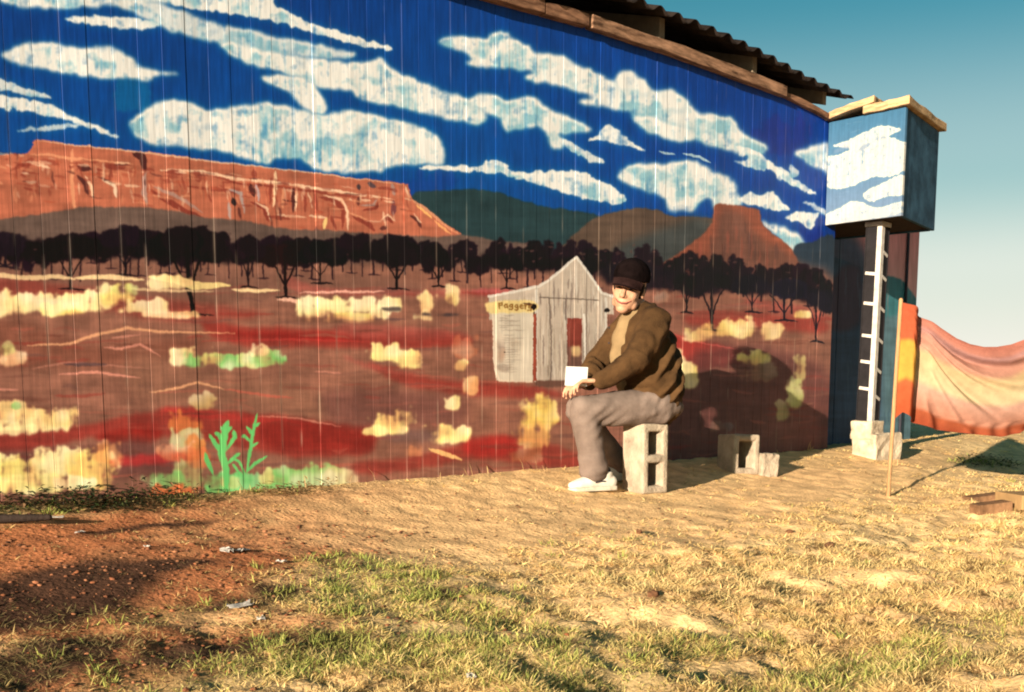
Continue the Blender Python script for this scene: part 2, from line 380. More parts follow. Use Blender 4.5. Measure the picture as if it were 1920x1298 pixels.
def paint_mural():
    s = Canvas(OX, OY, CW, CH, 3)
    rs = np.random.RandomState(11)
    H, W = CH, CW
    yy = (np.arange(H) - OY)[:, None]; xx = (np.arange(W) - OX)[None]
    # sky
    g = np.clip((yy + 60) / 480, 0, 1)[..., None]
    q = np.clip((xx - 900) / 650, 0, 1)[..., None]
    sky = np.array((6, 62, 130)) * (1 - g) + np.array((5, 82, 148)) * g
    sky = sky * (1 - q * .8) + np.array((20, 58, 136)) * q * .8
    s.c[:] = sky * (.9 + .12 * s.v + .1 * s.n)[..., None]
    s.tuft(1470, 250, 110, 80, (48, 44, 118), .5, 1, 12); s.tuft(1520, 430, 50, 60, (38, 40, 120), .5, 1, 9)
    s.tuft(800, 345, 130, 60, (40, 62, 140), .5, 1, 10); s.tuft(250, 175, 80, 70, (20, 105, 150), .6, 1, 8)
    # clouds
    cl = s.cloud
    cl([(-300, -60), (-120, -40), (0, -12), (330, -12), (345, 4), (250, 8), (100, 16), (0, 6), (-200, -20)], 1, .25)
    cl([(320, -10), (500, -10), (515, 8), (560, 32), (640, 62), (700, 78), (738, 93), (690, 88), (600, 64), (520, 42), (430, 24), (340, 14)], 1, .2, 1)
    cl([(122, 35), (180, 32), (245, 33), (300, 46), (270, 54), (200, 50), (150, 44)], 1, .1, 1)
    cl([(215, 2), (300, 8), (390, 40), (470, 58), (560, 76), (640, 94), (668, 103), (640, 110), (600, 108), (520, 100), (460, 98), (400, 78), (330, 62), (280, 40)], .9, .62)
    cl([(420, 80), (500, 96), (580, 108), (650, 118), (690, 117), (712, 110), (738, 134), (790, 152), (840, 172), (880, 188), (915, 214), (900, 233), (870, 229), (800, 212), (740, 200), (690, 188), (650, 170), (600, 166), (560, 146), (520, 131), (470, 120), (430, 100)], 1, .3)
    cl([(0, 102), (40, 88), (80, 79), (120, 84), (160, 92), (185, 85), (220, 94), (250, 112), (272, 129), (337, 141), (290, 142), (285, 151), (250, 146), (180, 146), (120, 136), (60, 126), (20, 116)], 1, .22)
    cl([(-90, 130), (0, 150), (50, 165), (97, 183), (60, 180), (0, 168), (-80, 150)], .9, .4, 1)
    cl([(-90, 150), (0, 178), (60, 188), (100, 200), (140, 220), (224, 256), (200, 252), (150, 233), (90, 218), (40, 206), (0, 202), (-80, 180)], 1, .15, 1)
    cl([(33, 245), (90, 236), (148, 232), (130, 241), (60, 247)], .8, .4, 1)
    cl([(243, 235), (265, 210), (310, 187), (345, 190), (380, 205), (430, 201), (500, 195), (560, 205), (600, 216), (650, 207), (690, 212), (722, 220), (760, 230), (800, 245), (825, 262), (833, 302), (810, 310), (770, 306), (735, 314), (700, 322), (660, 324), (620, 322), (590, 316), (575, 304), (522, 294), (505, 307), (480, 305), (440, 290), (375, 277), (300, 272), (260, 258)], 1, .4)
    cl([(490, 145), (530, 139), (580, 155), (600, 178), (614, 200), (600, 214), (575, 207), (555, 190), (540, 168), (512, 158)], 1, .2)
    cl([(828, 76), (850, 68), (885, 70), (910, 73), (925, 64), (952, 64), (985, 84), (1003, 98), (1030, 98), (1055, 106), (1085, 121), (1125, 139), (1152, 152), (1180, 160), (1240, 170), (1280, 182), (1310, 210), (1340, 215), (1372, 225), (1396, 254), (1430, 268), (1437, 280), (1420, 296), (1390, 288), (1330, 272), (1300, 264), (1260, 262), (1220, 248), (1190, 226), (1186, 210), (1150, 206), (1085, 192), (1112, 182), (1060, 164), (983, 149), (1003, 138), (960, 130), (878, 122), (886, 106), (850, 93), (830, 86)], 1, .66)
    cl([(1152, 150), (1162, 138), (1182, 135), (1202, 146), (1216, 170), (1190, 172), (1165, 165)], 1, .05)
    cl([(1232, 180), (1252, 170), (1275, 178), (1286, 200), (1260, 206), (1238, 196)], 1, .2)
    cl([(1190, 226), (1215, 218), (1250, 232), (1285, 240), (1300, 262), (1260, 262), (1220, 248)], 1, .1)
    cl([(876, 190), (900, 179), (925, 179), (950, 190), (990, 182), (1020, 200), (1050, 210), (1085, 228), (1112, 242), (1080, 249), (1046, 250), (1056, 262), (1060, 274), (1036, 279), (1028, 262), (1015, 238), (985, 240), (950, 244), (935, 222), (905, 206)], 1, .72)
    cl([(1055, 262), (1085, 275), (1130, 300), (1120, 308), (1090, 293), (1060, 276)], .9, .5, 1)
    cl([(1101, 263), (1125, 250), (1140, 234), (1156, 240), (1175, 260), (1208, 281), (1180, 275), (1140, 266)], 1, .15, 1)
    s.stroke([(1235, 284), (1265, 291)], 4, (190, 205, 208), .8); s.stroke([(1280, 288), (1310, 294), (1332, 305)], 5, (190, 205, 208), .85)
    cl([(782, 315), (850, 309), (900, 312), (915, 301), (945, 304), (965, 324), (1010, 321), (1060, 321), (1090, 324), (1125, 340), (1172, 366), (1165, 381), (1140, 380), (1090, 370), (1030, 352), (970, 336), (930, 325), (860, 320)], 1, .4, 1)
    cl([(1157, 336), (1180, 312), (1210, 304), (1240, 310), (1270, 304), (1310, 302), (1330, 317), (1346, 325), (1376, 334), (1384, 360), (1392, 386), (1342, 392), (1330, 372), (1310, 380), (1302, 397), (1256, 394), (1245, 372), (1220, 363), (1190, 350)], 1, .48)
    cl([(1376, 278), (1410, 279), (1440, 300), (1470, 320), (1527, 363), (1510, 361), (1470, 341), (1440, 320), (1400, 312), (1376, 305), (1402, 299)], 1, .15, 1)
    cl([(1478, 318), (1490, 312), (1497, 330), (1484, 332)], .8, .3, 1)
    cl([(1385, 372), (1410, 362), (1430, 366), (1446, 357), (1460, 370), (1477, 393), (1450, 392), (1420, 386), (1390, 379)], 1, .1, 1)
    cl([(1490, 286), (1520, 275), (1560, 268), (1560, 325), (1535, 316), (1510, 299)], .95, .55)
    cl([(1474, 406), (1500, 397), (1537, 400), (1526, 412), (1522, 428), (1500, 420)], 1, .1, 1)
    cl([(1503, 377), (1530, 384), (1556, 402), (1552, 410), (1528, 392)], .8, .75, 1)
    cl([(1426, 413), (1460, 424), (1490, 435), (1507, 452), (1502, 464), (1486, 472), (1460, 446), (1440, 432)], 1, .8)
    # far hills
    s.poly([(770, 368), (810, 358), (870, 355), (905, 356), (945, 363), (985, 378), (1040, 390), (1120, 403), (1160, 430), (1160, 520), (860, 520), (760, 430)], (44, 66, 70), 1.5, 3, 1, 1, .25)
    s.poly([(1000, 520), (1050, 465), (1100, 420), (1140, 400), (1190, 391), (1230, 394), (1270, 405), (1345, 409), (1400, 420), (1400, 540), (1000, 540)], (96, 78, 66), 1.5, 3, 1, 1, .3)
    s.poly([(1150, 470), (1240, 430), (1330, 412), (1330, 520), (1150, 520)], (64, 72, 74), 8, 6, 2, .8, .2)
    s.poly([(1484, 474), (1522, 454), (1570, 452), (1570, 620), (1500, 600)], (50, 64, 78), 1.5, 3, 1, 1, .2)
    s.poly([(1338, 390), (1346, 383), (1380, 386), (1420, 392), (1426, 402), (1428, 418), (1450, 440), (1480, 462), (1500, 500), (1520, 545), (1210, 530), (1225, 506), (1270, 476), (1310, 446), (1335, 416)], (146, 82, 60), 1, 2, 1, 1, .35)
    s.poly([(1350, 398), (1395, 400), (1420, 440), (1480, 475), (1500, 520), (1330, 520), (1340, 450)], (98, 74, 66), 6, 8, 3, .6, .3)
    for k in range(26):
        x = rs.uniform(1300, 1490); y = 400 + abs(x - 1385) * .7 + rs.uniform(5, 50)
        s.stroke([(x, y), (x + rs.uniform(-2, 2), y + rs.uniform(20, 55))], rs.uniform(2, 6), rs.choice([0, 1]) * np.array((70, 22, 8)) + np.array((88, 62, 58)), .5, 3)
    # mesa
    mesa = [(-420, 330), (-120, 300), (0, 290), (45, 289), (60, 275), (70, 263), (130, 270), (250, 283), (300, 288), (400, 302), (500, 315), (600, 325), (680, 335), (757, 344), (766, 350), (772, 373), (790, 391), (820, 410), (866, 446), (780, 460), (500, 460), (0, 460), (-420, 460)]
    s.poly(mesa, (184, 106, 78), .8, 2, 1, 1, .3)
    st = s.stroke
    hi, hi2, dk, dk2, gy = (238, 204, 172), (222, 150, 110), (138, 58, 44), (80, 38, 38), (172, 156, 154)
    for pts, w, c, a in [
        ([(58, 290), (90, 290), (130, 297), (180, 301), (250, 308)], 5, hi2, .9), ([(70, 265), (130, 271), (250, 284), (400, 303), (600, 326), (755, 346)], 3, hi, .7),
        ([(300, 318), (380, 322), (440, 335), (520, 343), (600, 354), (680, 366), (740, 374)], 6, hi, .85), ([(400, 330), (450, 345), (520, 350), (600, 361), (690, 373)], 5, dk, .8),
        ([(20, 320), (60, 300), (40, 330)], 8, dk, .6), ([(75, 300), (110, 308)], 10, dk, .5), ([(135, 280), (135, 340), (140, 410)], 7, (220, 150, 110), .9),
        ([(248, 288), (268, 295), (272, 320)], 14, dk2, .95), ([(272, 320), (270, 360), (276, 385)], 9, gy, .7), ([(145, 312), (170, 318)], 12, dk2, .9),
        ([(145, 330), (160, 345), (165, 365)], 9, dk2, .85), ([(160, 330), (172, 350), (174, 372)], 6, hi, .8), ([(190, 335), (215, 350), (218, 372)], 7, (225, 205, 180), .85),
        ([(185, 332), (215, 345)], 5, dk2, .8), ([(195, 312), (235, 314)], 12, dk, .85), ([(280, 355), (310, 375), (345, 395), (380, 408)], 10, dk, .9), ([(290, 350), (330, 368), (380, 398)], 7, gy, .6),
        ([(310, 322), (345, 326)], 10, dk, .7), ([(365, 322), (375, 340)], 16, dk, .6), ([(350, 350), (420, 358), (450, 362)], 7, dk, .7), ([(430, 356), (452, 362), (458, 400)], 6, gy, .9),
        ([(436, 372), (440, 385)], 11, (50, 40, 44), .95), ([(428, 380), (432, 410)], 7, gy, .85), ([(446, 390), (452, 410)], 6, dk2, .7), ([(470, 345), (476, 368)], 12, dk2, .9), ([(480, 346), (486, 378)], 6, (190, 170, 172), .95),
        ([(470, 380), (495, 388), (503, 415)], 8, dk, .9), ([(480, 380), (500, 390), (508, 416)], 4, hi, .8), ([(475, 318), (478, 335)], 10, dk, .7), ([(516, 322), (516, 350), (513, 388)], 7, (240, 205, 165), .95),
        ([(508, 340), (506, 385)], 5, dk, .8), ([(530, 355), (530, 392)], 5, hi2, .8), ([(550, 352), (550, 398)], 7, dk2, .85), ([(556, 354), (554, 396)], 4, hi, .85), ([(572, 362), (572, 398)], 5, dk, .7), ([(578, 360), (586, 390)], 4, hi, .7),
        ([(500, 405), (545, 410)], 7, dk, .7), ([(520, 402), (575, 408)], 4, hi, .7), ([(590, 365), (595, 395)], 6, dk, .7), ([(598, 370), (630, 376), (644, 395), (643, 430)], 9, dk, .85), ([(606, 366), (640, 374), (652, 398), (652, 432)], 5, hi, .85),
        ([(580, 404), (612, 408)], 5, hi, .8), ([(612, 408), (606, 430)], 7, (238, 205, 130), .9), ([(620, 405), (630, 430)], 6, dk, .8), ([(660, 405), (690, 420), (702, 432)], 8, dk, .85), ([(655, 400), (690, 412)], 4, hi2, .8),
        ([(672, 345), (674, 355)], 8, (70, 60, 66), .9), ([(690, 344), (705, 350)], 10, (80, 70, 80), .85), ([(672, 370), (672, 385)], 8, dk2, .7), ([(680, 395), (705, 390), (716, 372)], 6, dk, .9), ([(676, 386), (700, 384), (708, 374)], 4, gy, .7),
        ([(735, 345), (740, 365)], 8, gy, .7), ([(738, 375), (738, 405)], 9, (110, 60, 70), .8), ([(720, 415), (728, 408), (736, 418)], 9, dk, .9), ([(714, 414), (728, 403), (740, 414)], 3, hi, .8), ([(770, 405), (785, 415), (790, 428)], 6, dk2, .8), ([(776, 402), (790, 418)], 3, hi, .8),
        ([(760, 350), (768, 372)], 5, hi, .8), ([(772, 375), (800, 395), (860, 440)], 6, hi2, .9), ([(780, 385), (810, 410)], 4, (245, 190, 110), .9), ([(815, 415), (845, 438)], 5, (245, 180, 110), .8), ([(712, 430), (726, 426)], 8, dk2, .7),
        ([(30, 345), (80, 350), (125, 355)], 5, dk, .35), ([(28, 350), (30, 380)], 7, (225, 150, 110), .5)]:
        st(pts, w, c, a, 1.6, 2)
    for k in range(330):
        x = rs.uniform(-60, 800); f = np.clip(x / 760, 0, 1)
        y = 285 + f * 70 + abs(rs.normal(0, 32))
        if y > 425 or (x > 770): continue
        c = [dk, hi2, (176, 84, 56), hi, dk2][rs.choice(5, p=[.32, .2, .2, .2, .08])]
        if rs.rand() < .6: st([(x, y), (x + rs.uniform(8, 30), y + rs.uniform(0, 5))], rs.uniform(2, 6), c, rs.uniform(.3, .7), 1.5)
        else: st([(x, y), (x + rs.uniform(-3, 6), y + rs.uniform(10, 30))], rs.uniform(2, 5), c, rs.uniform(.3, .65), 1.5)
    # grey hill foot under the mesa
    s.poly([(-420, 440), (-100, 415), (0, 410), (60, 404), (140, 391), (200, 387), (280, 390), (330, 396), (380, 407), (440, 412), (480, 418), (540, 430), (600, 431), (700, 438), (800, 444), (870, 441), (930, 452), (1010, 468), (1010, 560), (-420, 560)], (108, 88, 80), 1.5, 3, 1, 1, .3)
    # plain
    s.poly([(-420, 470), (0, 480), (500, 490), (900, 500), (1230, 520), (1600, 540), (1700, 1040), (-420, 1040)], (146, 98, 80), 10, 8, 2, 1, .35)
    s.poly([(-420, 490), (300, 500), (700, 515), (700, 560), (-420, 560)], (128, 90, 76), 8, 4, 2, .8, .2)
    red, rd2, brn, slate = (150, 54, 44), (168, 82, 72), (136, 82, 64), (118, 92, 90)
    for pts, c, a, sf in [
        ([(-420, 540), (0, 520), (120, 535), (300, 560), (500, 590), (300, 600), (100, 570), (-420, 590)], red, .6, 6), ([(-420, 610), (0, 600), (60, 610), (200, 650), (420, 620), (300, 680), (0, 690), (-420, 690)], brn, .8, 9),
        ([(380, 600), (460, 612), (560, 616), (700, 622), (860, 625), (880, 645), (760, 655), (600, 650), (480, 650), (400, 632)], red, .9, 4), ([(420, 622), (600, 626), (700, 634), (560, 640)], (140, 30, 24), .8, 4),
        ([(640, 610), (760, 612), (880, 626), (760, 636), (640, 630)], rd2, .7, 4), ([(690, 680), (760, 700), (860, 715), (960, 720), (1060, 740), (960, 745), (840, 738), (740, 715)], red, .8, 4),
        ([(640, 665), (720, 690), (800, 706), (700, 694)], rd2, .6, 3), ([(250, 660), (400, 700), (560, 720), (640, 780), (400, 760), (250, 740)], (142, 98, 78), .8, 10),
        ([(-420, 830), (0, 815), (150, 798), (280, 772), (330, 766), (420, 772), (520, 780), (640, 795), (720, 800), (700, 825), (690, 850), (560, 858), (480, 845), (330, 820), (200, 815), (100, 835), (0, 850), (-420, 880)], red, .92, 4),
        ([(300, 770), (350, 764), (440, 776), (640, 800), (520, 795), (380, 784)], (190, 52, 46), .6, 3), ([(180, 815), (290, 795), (290, 830), (200, 828)], (138, 30, 22), .8, 4), ([(500, 790), (680, 805), (690, 840), (510, 840)], (140, 34, 26), .7, 5),
        ([(-420, 850), (80, 845), (260, 825), (300, 850), (330, 890), (0, 890), (-420, 900)], (110, 66, 62), .8, 7), ([(210, 858), (330, 850), (350, 862), (220, 876)], (178, 46, 46), .85, 3),
        ([(660, 870), (760, 858), (860, 835), (940, 820), (1000, 822), (1080, 850), (1080, 880), (900, 862), (780, 880), (690, 890)], red, .8, 4), ([(880, 820), (960, 820), (960, 852), (870, 850)], (172, 36, 32), .7, 4),
        ([(600, 740), (700, 730), (860, 745), (860, 790), (700, 800), (620, 790)], (112, 70, 66), .6, 9), ([(700, 815), (800, 805), (830, 822), (760, 830)], slate, .7, 4), ([(1290, 590), (1400, 585), (1540, 600), (1540, 625), (1400, 612), (1300, 612)], red, .75, 4),
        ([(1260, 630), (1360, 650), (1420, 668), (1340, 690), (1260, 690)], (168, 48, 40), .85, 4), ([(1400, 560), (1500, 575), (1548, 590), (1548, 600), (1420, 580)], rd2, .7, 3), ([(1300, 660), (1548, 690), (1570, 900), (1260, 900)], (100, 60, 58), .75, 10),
        ([(540, 520), (620, 540), (880, 545), (920, 555), (760, 556), (560, 548)], rd2, .6, 3), ([(880, 545), (930, 540), (960, 548), (920, 556)], (178, 84, 84), .8, 2)]:
        s.poly(pts, c, sf, 4, 2, a, .3)
    for k in range(420):
        x = rs.uniform(-420, 1540); y = rs.uniform(540, 930); L = rs.uniform(25, 120)
        c = [(150, 54, 44), (158, 108, 88), (116, 80, 74), (178, 96, 78), (112, 62, 50)][rs.randint(5)]
        st([(x, y), (x + L * .5, y + rs.uniform(-4, 4)), (x + L, y + rs.uniform(-6, 6))], rs.uniform(2, 7), c, rs.uniform(.15, .5), 2.5, 2)
    # tree belt
    td = (22, 11, 17)
    x = -420
    while x < 1560:
        f = np.clip((x - 620) / 640, 0, 1); f2 = np.clip((x - 1150) / 380, 0, 1)
        top = 440 + 18 * f + 42 * f2 + rs.uniform(-9, 9)
        w = rs.uniform(34, 60) * (1 - .35 * f); hh = rs.uniform(44, 62)
        col = np.array(td) * rs.uniform(.8, 1.5) + np.array((6, 3, 8)) * rs.rand()
        for j in range(4):
            s.ell(x + rs.uniform(-.4, .4) * w, top + hh * rs.uniform(.25, .75), w * rs.uniform(.22, .4), hh * rs.uniform(.2, .34), col, .95, 1.5, 4)
        if rs.rand() < .95:
            b = top + hh + rs.uniform(8, 30); s.stroke([(x, top + hh * .6), (x + rs.uniform(-3, 3), b)], rs.uniform(2.2, 3.8), np.array(td) * 1.6, .85, 1.2, 1, False)
            if rs.rand() < .5: s.stroke([(x - 9, b), (x + 14, b + 1)], 3, np.array(td) * 1.8, .7)
        x += rs.uniform(13, 24)
    s.poly([(-420, 455), (0, 442), (60, 450), (300, 450), (480, 465), (640, 470), (900, 480), (1140, 490), (1140, 508), (900, 498), (640, 488), (300, 488), (0, 486), (-420, 500)], td, 3, 12, 6, .9, .3)
    s.poly([(1140, 495), (1240, 505), (1400, 520), (1548, 548), (1570, 580), (1440, 552), (1300, 548), (1140, 530)], (26, 15, 26), 3, 9, 5, .93, .3)
    for k in range(150):                              # sky holes and light between trunks
        x = rs.uniform(-300, 1500); f2 = np.clip((x - 1150) / 380, 0, 1); y = 472 + 45 * f2 + rs.uniform(-16, 34)
        s.stroke([(x, y), (x + rs.uniform(4, 10), y + rs.uniform(-3, 2))], rs.uniform(2, 4), (96, 70, 64), .7, 1.5)
    scrub_tree(s, 132, 434, 120, 58, 541, rs, td); scrub_tree(s, 350, 420, 140, 76, 588, rs, td, 12, 8); scrub_tree(s, 534, 452, 98, 54, 557, rs, (30, 11, 15), 2, 6)
    scrub_tree(s, 744, 445, 84, 60, 541, rs, td); scrub_tree(s, 235, 418, 90, 60, 515, rs, (26, 15, 24)); scrub_tree(s, 465, 440, 70, 52, 538, rs, (28, 16, 22), 0, 4)
    scrub_tree(s, 822, 458, 60, 52, 536, rs, td, 0, 4); scrub_tree(s, 600, 448, 90, 52, 530, rs, (20, 12, 18), 0, 3); scrub_tree(s, 950, 470, 56, 44, 540, rs, td, 0, 3)
    scrub_tree(s, 1334, 500, 90, 56, 618, rs, (26, 14, 24), 0, 5); scrub_tree(s, 1287, 505, 50, 44, 585, rs, (24, 13, 20), 0, 3); scrub_tree(s, 1470, 520, 90, 48, 600, rs, (24, 20, 34), 0, 4)
    scrub_tree(s, 10, 430, 90, 66, 500, rs, (34, 22, 32)); scrub_tree(s, 1410, 512, 70, 44, 585, rs, (24, 18, 30), 0, 3); scrub_tree(s, 1080, 480, 70, 44, 540, rs, td, 0, 3); scrub_tree(s, 1530, 535, 60, 50, 640, rs, (26, 20, 32), 0, 3)
    # pale dust lines
    cr = (238, 206, 156); yl = (240, 214, 140); pl = (244, 224, 176); pk = (226, 150, 128)
    for pts, w, c, a in [
        ([(-60, 510), (0, 516), (60, 522), (110, 518), (140, 524)], 9, cr, .85), ([(140, 522), (200, 519), (270, 526)], 9, cr, .95), ([(280, 520), (330, 524), (360, 536), (430, 535)], 16, yl, .85), ([(230, 540), (300, 545), (400, 546)], 5, cr, .7),
        ([(434, 543), (480, 546), (524, 545)], 7, cr, .95), ([(562, 549), (640, 547), (720, 547)], 5, (236, 178, 160), .9), ([(520, 562), (545, 562), (585, 575)], 7, (240, 188, 164), .9), ([(50, 648), (130, 645), (180, 628), (240, 615), (300, 622), (440, 625)], 6, (226, 164, 120), .85),
        ([(195, 652), (230, 654), (262, 645), (300, 668)], 5, pk, .75), ([(210, 634), (262, 628)], 4, pk, .6), ([(110, 702), (180, 698), (262, 709)], 5, pk, .85), ([(60, 692), (130, 680), (280, 691)], 4, (196, 132, 112), .6), ([(120, 684), (200, 683)], 7, (82, 66, 72), .7),
        ([(280, 736), (330, 728), (370, 717), (420, 730)], 5, (226, 164, 120), .85), ([(420, 730), (500, 742), (550, 745)], 5, (196, 96, 76), .7), ([(-60, 732), (35, 731)], 4, pk, .7), ([(590, 697), (640, 700)], 4, pk, .5), ([(480, 780), (560, 785), (640, 800)], 3, pk, .6),
        ([(805, 842), (830, 850), (866, 862)], 9, (236, 190, 120), .9), ([(1240, 620), (1300, 640), (1380, 655)], 3, (200, 90, 84), .7), ([(640, 600), (700, 596), (760, 600)], 7, (96, 74, 78), .6), ([(380, 640), (560, 636), (700, 642)], 4, (190, 60, 52), .5)]:
        st(pts, w, c, a, 2, 2)
    # brush patches dabbed in yellow and green
    yw, yl2, og, gn, lg = (238, 218, 120), (246, 226, 160), (222, 132, 60), (128, 190, 110), (196, 204, 120)
    for x, y, w, h, c, a in [
        (10, 570, 90, 50, yl2, .9), (70, 568, 120, 36, yl2, .9), (120, 580, 90, 28, yw, .95), (170, 565, 110, 40, yl2, .95), (215, 555, 70, 44, yw, .9), (270, 575, 110, 26, yl2, .85), (330, 590, 120, 14, (236, 190, 130), .9), (320, 530, 90, 26, yl2, .8), (235, 545, 50, 20, lg, .6),
        (590, 580, 70, 44, (238, 224, 160), .95), (630, 575, 70, 34, (240, 226, 160), .95), (680, 572, 60, 28, (238, 220, 160), .9), (660, 594, 120, 16, yw, .8), (712, 588, 40, 26, (236, 222, 170), .9), (735, 570, 50, 26, (240, 226, 160), .9), (800, 570, 46, 56, (236, 212, 150), .95), (800, 592, 50, 20, (240, 226, 170), .85), (848, 555, 26, 44, (236, 210, 130), .85),
        (735, 580, 40, 7, (70, 58, 60), .8), (820, 590, 90, 8, (66, 56, 60), .8), (870, 650, 44, 50, (200, 112, 70), .5), (640, 600, 160, 12, (216, 160, 110), .5),
        (-40, 670, 90, 44, (240, 190, 130), .9), (15, 672, 70, 36, (238, 190, 140), .85), (8, 655, 40, 24, lg, .6),
        (345, 668, 60, 34, (226, 204, 140), .95), (365, 676, 50, 28, gn, .9), (395, 672, 46, 30, (206, 204, 120), .95), (430, 676, 60, 32, (140, 196, 120), .95), (470, 674, 46, 32, (196, 206, 124), .95), (505, 672, 64, 36, (150, 196, 118), .95), (490, 658, 40, 22, (238, 216, 160), .8), (520, 676, 40, 22, gn, .9),
        (720, 662, 56, 36, (238, 220, 134), .95), (765, 676, 60, 36, (240, 222, 140), .95), (862, 686, 30, 30, (228, 200, 130), .9), (882, 724, 32, 34, (226, 176, 112), .8), (850, 756, 30, 26, (240, 220, 140), .9),
        (730, 795, 80, 40, (236, 212, 130), .9), (700, 808, 60, 22, (240, 222, 140), .9), (765, 780, 40, 30, (226, 190, 120), .7), (840, 815, 90, 34, (240, 222, 140), .97), (775, 846, 40, 24, (220, 140, 90), .6), (1010, 775, 70, 70, (230, 200, 96), .9), (1000, 820, 80, 46, (226, 176, 96), .75), (985, 850, 60, 40, (170, 120, 70), .5),
        (-120, 780, 200, 70, yl2, .9), (60, 790, 190, 44, yl2, .95), (20, 770, 90, 40, (236, 200, 130), .9), (110, 782, 80, 44, (240, 206, 130), .9), (30, 762, 20, 14, gn, .7), (0, 806, 160, 22, (246, 230, 170), .8),
        (-160, 890, 260, 90, yw, .95), (30, 890, 150, 70, yw, .95), (110, 870, 130, 66, yl2, .95), (170, 880, 100, 84, (238, 204, 110), .95), (70, 905, 160, 40, (246, 224, 140), .9), (140, 905, 90, 30, (248, 236, 190), .8), (200, 850, 60, 50, (230, 150, 80), .6),
        (380, 755, 50, 34, (206, 176, 110), .75), (350, 795, 60, 44, og, .7), (350, 825, 60, 46, (166, 180, 110), .8), (365, 845, 40, 50, og, .8), (330, 850, 70, 34, (214, 116, 70), .75), (355, 890, 60, 60, (168, 176, 110), .7), (320, 905, 90, 44, gn, .75), (330, 925, 100, 30, (220, 106, 54), .85), (370, 860, 50, 44, (220, 116, 60), .6),
        (450, 905, 150, 40, (116, 196, 120), .95), (420, 925, 80, 34, (110, 198, 118), .95), (540, 900, 120, 44, (132, 190, 112), .95), (600, 895, 110, 50, (150, 186, 116), .9), (640, 895, 60, 40, (196, 180, 120), .7), (500, 895, 30, 30, (214, 196, 120), .8), (430, 905, 40, 24, (200, 200, 120), .6),
        (1340, 620, 80, 30, yw, .9), (1310, 630, 60, 26, (230, 206, 130), .8), (1390, 615, 70, 40, (228, 204, 130), .85), (1445, 620, 46, 36, (232, 206, 140), .8), (1500, 590, 40, 16, (232, 204, 120), .9), (1415, 672, 60, 30, (214, 196, 110), .95), (1285, 705, 50, 50, (226, 206, 120), .9), (1270, 690, 30, 60, (230, 210, 130), .8),
        (1490, 740, 34, 60, (186, 196, 116), .8), (1500, 690, 26, 50, (196, 190, 120), .7), (1470, 770, 30, 40, (170, 180, 110), .6), (1420, 700, 70, 40, (130, 120, 90), .5), (1350, 800, 50, 26, (110, 110, 110), .5), (1240, 560, 40, 24, (150, 130, 120), .6)]:
        s.tuft(x, y, w, h, c, a)
    # tall green weed painted low on the wall
    wd = (112, 196, 118)
    for pts, w in [([(425, 925), (424, 880), (415, 850), (424, 800), (428, 790)], 14), ([(424, 860), (408, 838), (392, 815)], 9), ([(424, 845), (440, 820), (438, 806)], 8), ([(426, 870), (442, 855), (450, 850)], 7), ([(418, 830), (410, 815), (402, 812)], 8), ([(424, 815), (414, 800)], 8), ([(424, 812), (434, 800)], 7),
                   ([(462, 890), (468, 850), (474, 815), (482, 775)], 7), ([(472, 830), (458, 818), (452, 820)], 6), ([(474, 815), (462, 800)], 7), ([(477, 800), (488, 792)], 6), ([(470, 840), (484, 830)], 5), ([(462, 885), (480, 868), (500, 855)], 6), ([(460, 890), (448, 865), (434, 858)], 5), ([(455, 895), (440, 875), (436, 870)], 5), ([(400, 890), (388, 862), (384, 850)], 9)]:
        st(pts, w, wd, .98, 1, 1)
    # the painted timber shack and its notice
    wh, plank = (222, 214, 202), (190, 174, 158)
    s.poly([(916, 556), (960, 547), (1010, 538), (1030, 525), (1081, 481), (1105, 512), (1128, 548), (1150, 556), (1150, 590), (1138, 590), (1138, 714), (1004, 714), (1002, 600), (918, 600)], plank, .6, 1, 1, 1, .12, False)
    for k in range(170):
        x = rs.uniform(1004, 1138); t = 486 + abs(x - 1081) * (.85 if x < 1081 else 1.35); y0 = rs.uniform(t, 690); L = rs.uniform(15, 80)
        c = [(150, 134, 120), (216, 206, 192), (128, 112, 104), (204, 190, 172)][rs.randint(4)]
        st([(x, max(y0, t + 4)), (x + rs.uniform(-1, 1), min(y0 + L, 710))], rs.uniform(1.2, 3.6), c, rs.uniform(.35, .8), 1, .8)
    for k in range(40):
        x = rs.uniform(922, 1004); y0 = rs.uniform(556, 566); st([(x, y0), (x, y0 + rs.uniform(8, 26))], rs.uniform(1.5, 3), [(160, 144, 128), (210, 200, 186)][k % 2], .5, 1, .8)
    for pts, w, c in [([(916, 556), (960, 548), (1010, 537), (1030, 525), (1081, 482)], 5, wh), ([(1081, 482), (1105, 514), (1128, 549), (1150, 556)], 5, wh), ([(1012, 558), (1060, 560), (1122, 563)], 2.5, (110, 96, 86)), ([(1006, 545), (1004, 714)], 5, wh), ([(1030, 560), (1034, 640), (1033, 712)], 2.5, (110, 94, 84)),
                      ([(1136, 560), (1134, 712)], 4, wh), ([(1100, 565), (1100, 712)], 2, (140, 122, 110)), ([(1060, 562), (1060, 600)], 2, (120, 104, 94)), ([(1095, 590), (1098, 700)], 4, (226, 218, 206))]:
        st(pts, w, c, .9, 1, .8, False)
    s.poly([(1063, 597), (1091, 597), (1090, 692), (1064, 692)], (140, 62, 48), .6, .8, .6, 1, .3, False)
    s.poly([(1064, 650), (1090, 652), (1090, 692), (1064, 692)], (116, 88, 76), 1, 2, 1, .9, .2, False); s.tuft(1080, 660, 22, 20, (196, 176, 128), .9); st([(1068, 600), (1068, 690)], 2, (180, 110, 96), .6); st([(1077, 600), (1077, 650)], 1.5, (168, 90, 76), .6)
    s.poly([(1010, 714), (1060, 714), (1056, 726), (1006, 724)], (110, 78, 66), 1, 1, 1, .9, .2)
